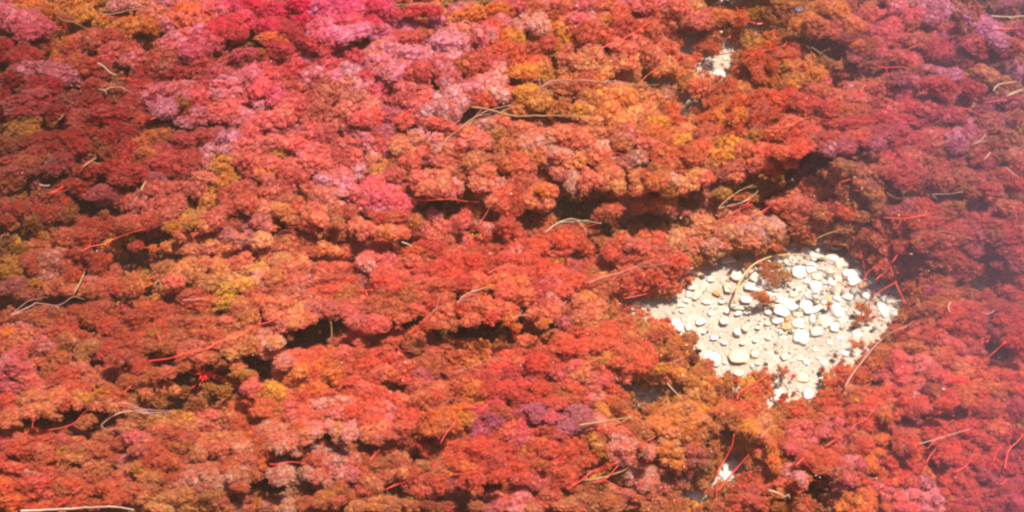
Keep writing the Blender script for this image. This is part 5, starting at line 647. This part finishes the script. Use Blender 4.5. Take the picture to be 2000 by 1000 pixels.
for line in [l.split('|')[0]+'|'+s_ for l in STEMS.split('\n') for s_ in pieces(l.split('|')[1])]:
    wd, spec = line.split('|')
    me, o0 = stalk_mesh('stem', spec, float(wd)*.62, .0015)
    cx, cy = pix(o0); i = int(np.hypot(TXY[:, 0]-cx, TXY[:, 1]-cy).argmin()); pl = plants[T[i]['plant']]
    o = obj('stem', me, M_STEM, pl['e']); o.location = o0-pl['base']
    pl['stem'] = True
twigs = []
TW = {'t': 'tan', 'p': 'pinkish white', 'w': 'bleached white', 'o': 'arched ochre white'}
for line in [l.split('|')[0]+'|'+s_ for l in TWIGS.split('\n') for s_ in pieces(l.split('|')[1])]:
    h, spec = line.split('|'); wd, c = h.split()
    me, o0 = stalk_mesh('dead_twig', spec, float(wd)*.82, .004, .35 if c in 'pt' else .6)
    o = obj('dead_twig', me, M_TWIG[c]); o.location = o0
    cx, cy = pix(o0); nb = spec.count('/')
    twigs.append(dict(e=o, x=cx, y=cy, kind=('thick ' if float(wd) >= 5 else 'thin ')+TW[c]+(' branching' if nb else ' unbranched')))

# ------------------------------------------------------------------ pebbles, gravel, silt
def stone_mesh(seed, flat):
    v, f = ico(3); r = random.Random(seed); e = r.uniform(.62, 1.0)
    v = np.sign(v)*np.abs(v)**e
    for i in range(len(v)):
        p = Vector(v[i]); v[i] *= 1+.38*mnoise.noise(p*1.1+Vector((seed*7.1, 0, 0)))+.04*mnoise.noise(p*2.6+Vector((0, seed*3.3, 0)))
    v /= np.abs(v).max(0)
    me = mesh('pebble', v, f, True); return me
pebbles = []
SN = {'w': 'white', 'k': 'peach tan', 'c': 'cream', 'g': 'grey', 'o': 'orange', 'y': 'yellow tan', 'r': 'reddish brown', 'b': 'brown'}
for k, line in enumerate(PEBBLES.split(';')):
    a = line.split(); x, y, rx, ry = map(float, a[:4]); c = a[4]; ang = -R(float(a[5]))
    me = stone_mesh(k, .6); me.materials.append(M_STONE[c])
    z = min(rx, ry)*.0006*.18; p = spot(x, y, z); m_ = pxm(p)
    o = bpy.data.objects.new('pebble', me); COL.objects.link(o)
    o.location = p; o.rotation_euler = (rng.uniform(-.15, .15), rng.uniform(-.15, .15), ang)
    o.scale = (rx*m_, ry*m_*1.15, min(rx, ry)*m_*rng.uniform(.4, .6))
    asp = rx/ry; shape = 'long ' if asp > 1.5 or asp < .67 else 'rounded '
    pebbles.append(dict(e=o, x=x, y=y, kind=('large ' if rx*ry > 180 else 'small ' if rx*ry < 45 else '')+shape+SN[c]))
PB = np.array([(p['x'], p['y']) for p in pebbles])
def gravel():
    v0, f0 = ico(1); Vs, Fs, Cs = [], [], []; off = 0
    pal = [np.array(c) for c in ((.85, .79, .68), (.85, .79, .68), (.74, .62, .46), (.74, .50, .32), (.62, .54, .42), (.45, .38, .28), (.07, .05, .03), (.60, .30, .12))]
    def put(px, py, r, c):
        nonlocal off
        p = spot(px, py, 0); z = bed_z(p.x, p.y)+r*.05
        v = v0*(1+.18*nr.normal(size=(len(v0), 1)))*np.array([r*rng.uniform(.8, 1.5), r*rng.uniform(.7, 1.2), r*.7])
        a = rng.uniform(0, 6.28); ca, sa = math.cos(a), math.sin(a); v = v @ np.array([[ca, sa, 0], [-sa, ca, 0], [0, 0, 1]])
        Vs.append(v+np.array([p.x, p.y, z])); Fs.append(f0+off); Cs.append(np.tile(c, (len(v), 1))); off += len(v)
    cnt = 0
    while cnt < 5200:
        px, py = rng.uniform(1190, 1800), rng.uniform(455, 810)
        if sand_dist(px, py) > 22: continue
        up = py < 650 and px > 1480
        r = .0006*min(8, rng.lognormvariate(.0, .7))*(1.45 if up else .72); put(px, py, r, pal[rng.randrange(len(pal))]*rng.uniform(.35, .9)); cnt += 1
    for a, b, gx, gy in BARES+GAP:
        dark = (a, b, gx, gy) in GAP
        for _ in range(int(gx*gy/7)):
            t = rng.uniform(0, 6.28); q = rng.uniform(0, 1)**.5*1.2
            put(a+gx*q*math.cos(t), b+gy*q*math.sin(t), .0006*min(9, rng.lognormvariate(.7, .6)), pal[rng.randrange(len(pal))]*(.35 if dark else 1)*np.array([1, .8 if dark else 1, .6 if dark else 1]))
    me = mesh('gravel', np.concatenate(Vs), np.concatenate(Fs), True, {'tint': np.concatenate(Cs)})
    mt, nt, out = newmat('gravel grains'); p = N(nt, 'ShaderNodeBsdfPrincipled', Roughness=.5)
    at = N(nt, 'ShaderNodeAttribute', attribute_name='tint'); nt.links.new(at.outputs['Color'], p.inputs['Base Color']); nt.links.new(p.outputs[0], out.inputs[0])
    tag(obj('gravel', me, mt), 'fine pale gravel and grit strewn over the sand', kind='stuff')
gravel()
def grains():
    v0, f0 = ico(1); Vs, Fs = [], []; off = 0
    hot = [(1280, 850, 110, 60, 170), (1400, 890, 70, 60, 80), (1330, 960, 90, 40, 50), (1560, 720, 60, 40, 25), (1650, 720, 60, 50, 40), (1680, 400, 180, 120, 130),
           (1780, 520, 160, 60, 60), (1250, 560, 120, 60, 50), (1330, 700, 60, 50, 40), (1640, 930, 120, 50, 40), (1850, 830, 140, 140, 60), (1240, 100, 200, 110, 60), (700, 700, 280, 90, 60), (1000, 450, 900, 450, 260)]
    for cx, cy, sx, sy, k in hot:
        for _ in range(int(k*.55)):
            px, py = cx+rng.gauss(0, .5)*sx, cy+rng.gauss(0, .5)*sy
            if not (0 < px < 2000 and 0 < py < 1000) or sand_dist(px, py) < 4: continue
            d = np.hypot(TXY[:, 0]-px, TXY[:, 1]-py); i = int((d/TR).argmin())
            if d[i] > TR[i]*.8: continue
            t = T[i]; z = t['z']+t['ry']*.00058*math.sqrt(max(0, 1-(d[i]/TR[i])**2))*1.0
            p = spot(px, py, z); r = pxm(p)*min(2.2, rng.lognormvariate(-.35, .45))
            v = v0*np.array([r*rng.uniform(.8, 1.4), r, r*.8])*(1+.15*nr.normal(size=(len(v0), 1)))
            Vs.append(v+np.array(p[:])); Fs.append(f0+off); off += len(v0)
    me = mesh('sand_specks', np.concatenate(Vs), np.concatenate(Fs), True)
    mt = solid('bright quartz specks', (.95, .80, .62), .15, (.95, .6, .35), 400, .8)
    tag(obj('sand_specks', me, mt), 'bright sand grains and tiny bubbles caught on the weed', kind='stuff')
grains()

# ------------------------------------------------------------------ the water: a body with no visible skin (surface reflections left out), faintly tinted
def water_body(name, lo, hi, dens, col, label):
    v = [(x, y, z) for x in (lo[0], hi[0]) for y in (lo[1], hi[1]) for z in (lo[2], hi[2])]
    f = [(0, 1, 3, 2), (4, 6, 7, 5), (0, 4, 5, 1), (2, 3, 7, 6), (0, 2, 6, 4), (1, 5, 7, 3)]
    me = bpy.data.meshes.new(name); me.from_pydata(v, [], f)
    m, nt, out = newmat(name); pv = N(nt, 'ShaderNodeVolumePrincipled', Density=dens); pv.inputs['Color'].default_value = (*col, 1)
    nt.links.new(pv.outputs[0], out.inputs['Volume'])
    tag(obj(name, me, m), label, kind='structure')
water_body('water', (-40, -40, -.5), (40, 40, .16), .34, (1, .60, .42), 'clear shallow stream water with a faint tea tint')

def sky_sheen():  # added mauve volume, stands in for the sky's reflection on the water surface
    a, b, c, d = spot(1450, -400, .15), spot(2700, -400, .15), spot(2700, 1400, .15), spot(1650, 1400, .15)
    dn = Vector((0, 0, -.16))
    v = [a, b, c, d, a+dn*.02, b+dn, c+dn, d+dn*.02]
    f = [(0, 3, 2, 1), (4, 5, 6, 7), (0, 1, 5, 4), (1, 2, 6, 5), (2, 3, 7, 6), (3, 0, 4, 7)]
    me = bpy.data.meshes.new('sky_sheen_veil'); me.from_pydata(v, [], f)
    m, nt, out = newmat('sky sheen veil'); pv = N(nt, 'ShaderNodeVolumePrincipled', Density=1.0); pv.inputs['Color'].default_value = (.86, .58, .82, 1)
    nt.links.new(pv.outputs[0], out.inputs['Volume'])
    tag(obj('sky_sheen_veil', me, m), 'added mauve veil imitating sky sheen on the water at the right', kind='structure')
sky_sheen()

def bubble():
    v, f = ico(4); v = v*np.array([1, 1, .55]); p = spot(1562, 16, .162); k = pxm(p)*10
    me = mesh('air_bubble', v*k, f, True); m, nt, out = newmat('bubble film')
    g = N(nt, 'ShaderNodeBsdfGlossy', Roughness=.03); t = N(nt, 'ShaderNodeBsdfTransparent'); fr = N(nt, 'ShaderNodeFresnel', IOR=1.45); ms = N(nt, 'ShaderNodeMixShader')
    nt.links.new(fr.outputs[0], ms.inputs[0]); nt.links.new(t.outputs[0], ms.inputs[1]); nt.links.new(g.outputs[0], ms.inputs[2]); nt.links.new(ms.outputs[0], out.inputs[0])
    o = obj('air_bubble', me, m); o.location = p
    tag(o, 'single glassy air bubble floating over ochre weed near the top edge', 'air bubble')
bubble()

# ------------------------------------------------------------------ labels that single each thing out
MARKS = [(768, 10, 'the tan twig at the top edge'), (1050, 226, 'the thick tan stick'), (1545, 500, 'the arched stalk'), (1715, 690, 'the curved pale stalk'),
         (1185, 822, 'the short forked tan stick'), (150, 993, 'the bottom white stick'), (1175, 930, 'the bundle of red stalks'), (210, 476, 'the forked bright red stalk'),
         (110, 838, 'the long zigzag red stalk'), (870, 391, 'the straight red stalk'), (548, 932, 'the frosted pink pompom'), (740, 390, 'the big rose pink cushion'),
         (55, 52, 'the hot pink cushion'), (1560, 150, 'the pale ochre head'), (1442, 697, 'the large tan stone'), (85, 348, 'the small black hollow'),
         (390, 750, 'the lower left hollow'), (1000, 640, 'the long middle hollow'), (1945, 680, 'the right edge hollow'), (1915, 560, 'the lone peach pebble'),
         (1430, 925, 'the bottom whitish stones'), (1435, 8, 'the top tan stones'), (0, 0, 'the top left corner'), (2000, 0, 'the top right corner'), (0, 1000, 'the bottom left corner'),
         (2000, 1000, 'the bottom right corner'), (1000, 0, 'the top edge middle'), (1000, 1000, 'the bottom edge middle'), (1140, 430, 'the sandy brown hollow'), (1420, 150, 'the top sunlit stones'),
         (100, 600, 'the pinkish branching twig'), (280, 805, 'the pale rootlet fan'), (2000, 500, 'the right edge middle'), (0, 500, 'the left edge middle')]
SECT = ['right of', 'below', 'left of', 'above']
ORD = ['nearest', 'second nearest', 'third nearest', 'fourth nearest', 'fifth nearest', 'sixth nearest', 'seventh nearest', 'eighth nearest', 'ninth nearest', 'tenth nearest']
def name_all(L, noun, cat, group, marks=MARKS):
    for p in L:
        best = None
        same = [q for q in L if q['kind'] == p['kind']]
        for mx, my, mn in marks:
            def sec(q):
                dx, dy = q['x']-mx, q['y']-my
                return (0 if dx > 0 else 2) if abs(dx) > abs(dy) else (1 if dy > 0 else 3)
            s = sec(p); dp = math.hypot(p['x']-mx, p['y']-my)
            rank = sum(1 for q in same if q is not p and sec(q) == s and math.hypot(q['x']-mx, q['y']-my) < dp)
            sc = rank*130+dp
            if dp > 8 and rank < 10 and (best is None or sc < best[0]): best = (sc, rank, s, mn)
        lab = '%s %s %s %s' % (p['kind'], noun, SECT[best[2]], best[3]) if sum(1 for q in same) == 1 else '%s %s, %s %s %s' % (p['kind'], noun, ORD[best[1]], SECT[best[2]], best[3])
        tag(p['e'], lab.replace('the the', 'the'), cat, group)
for p in plants: p['kind'] = p['kind']+(' feathery' if len(p['g']) > 9 else ' small')
name_all(plants, 'clump', 'water plant', 'waterweed clumps covering the stream bed')
name_all(twigs, 'dead twig', 'twig', 'dead twigs lying in the weed')
PM = MARKS+[(1537, 638, 'the small orange stone'), (1595, 648, 'the grey stone'), (1680, 605, 'the orange weed head'), (1522, 775, 'the lowest white stone'), (1316, 636, 'the leftmost white stone'), (1540, 596, 'the oval white stone'), (1510, 530, 'the brown weed brush')]
name_all(pebbles, 'pebble', 'pebble', 'pebbles lying on the stream bed', PM)
print('plants', len(plants), 'tufts', len(T), 'pebbles', len(pebbles), 'twigs', len(twigs))
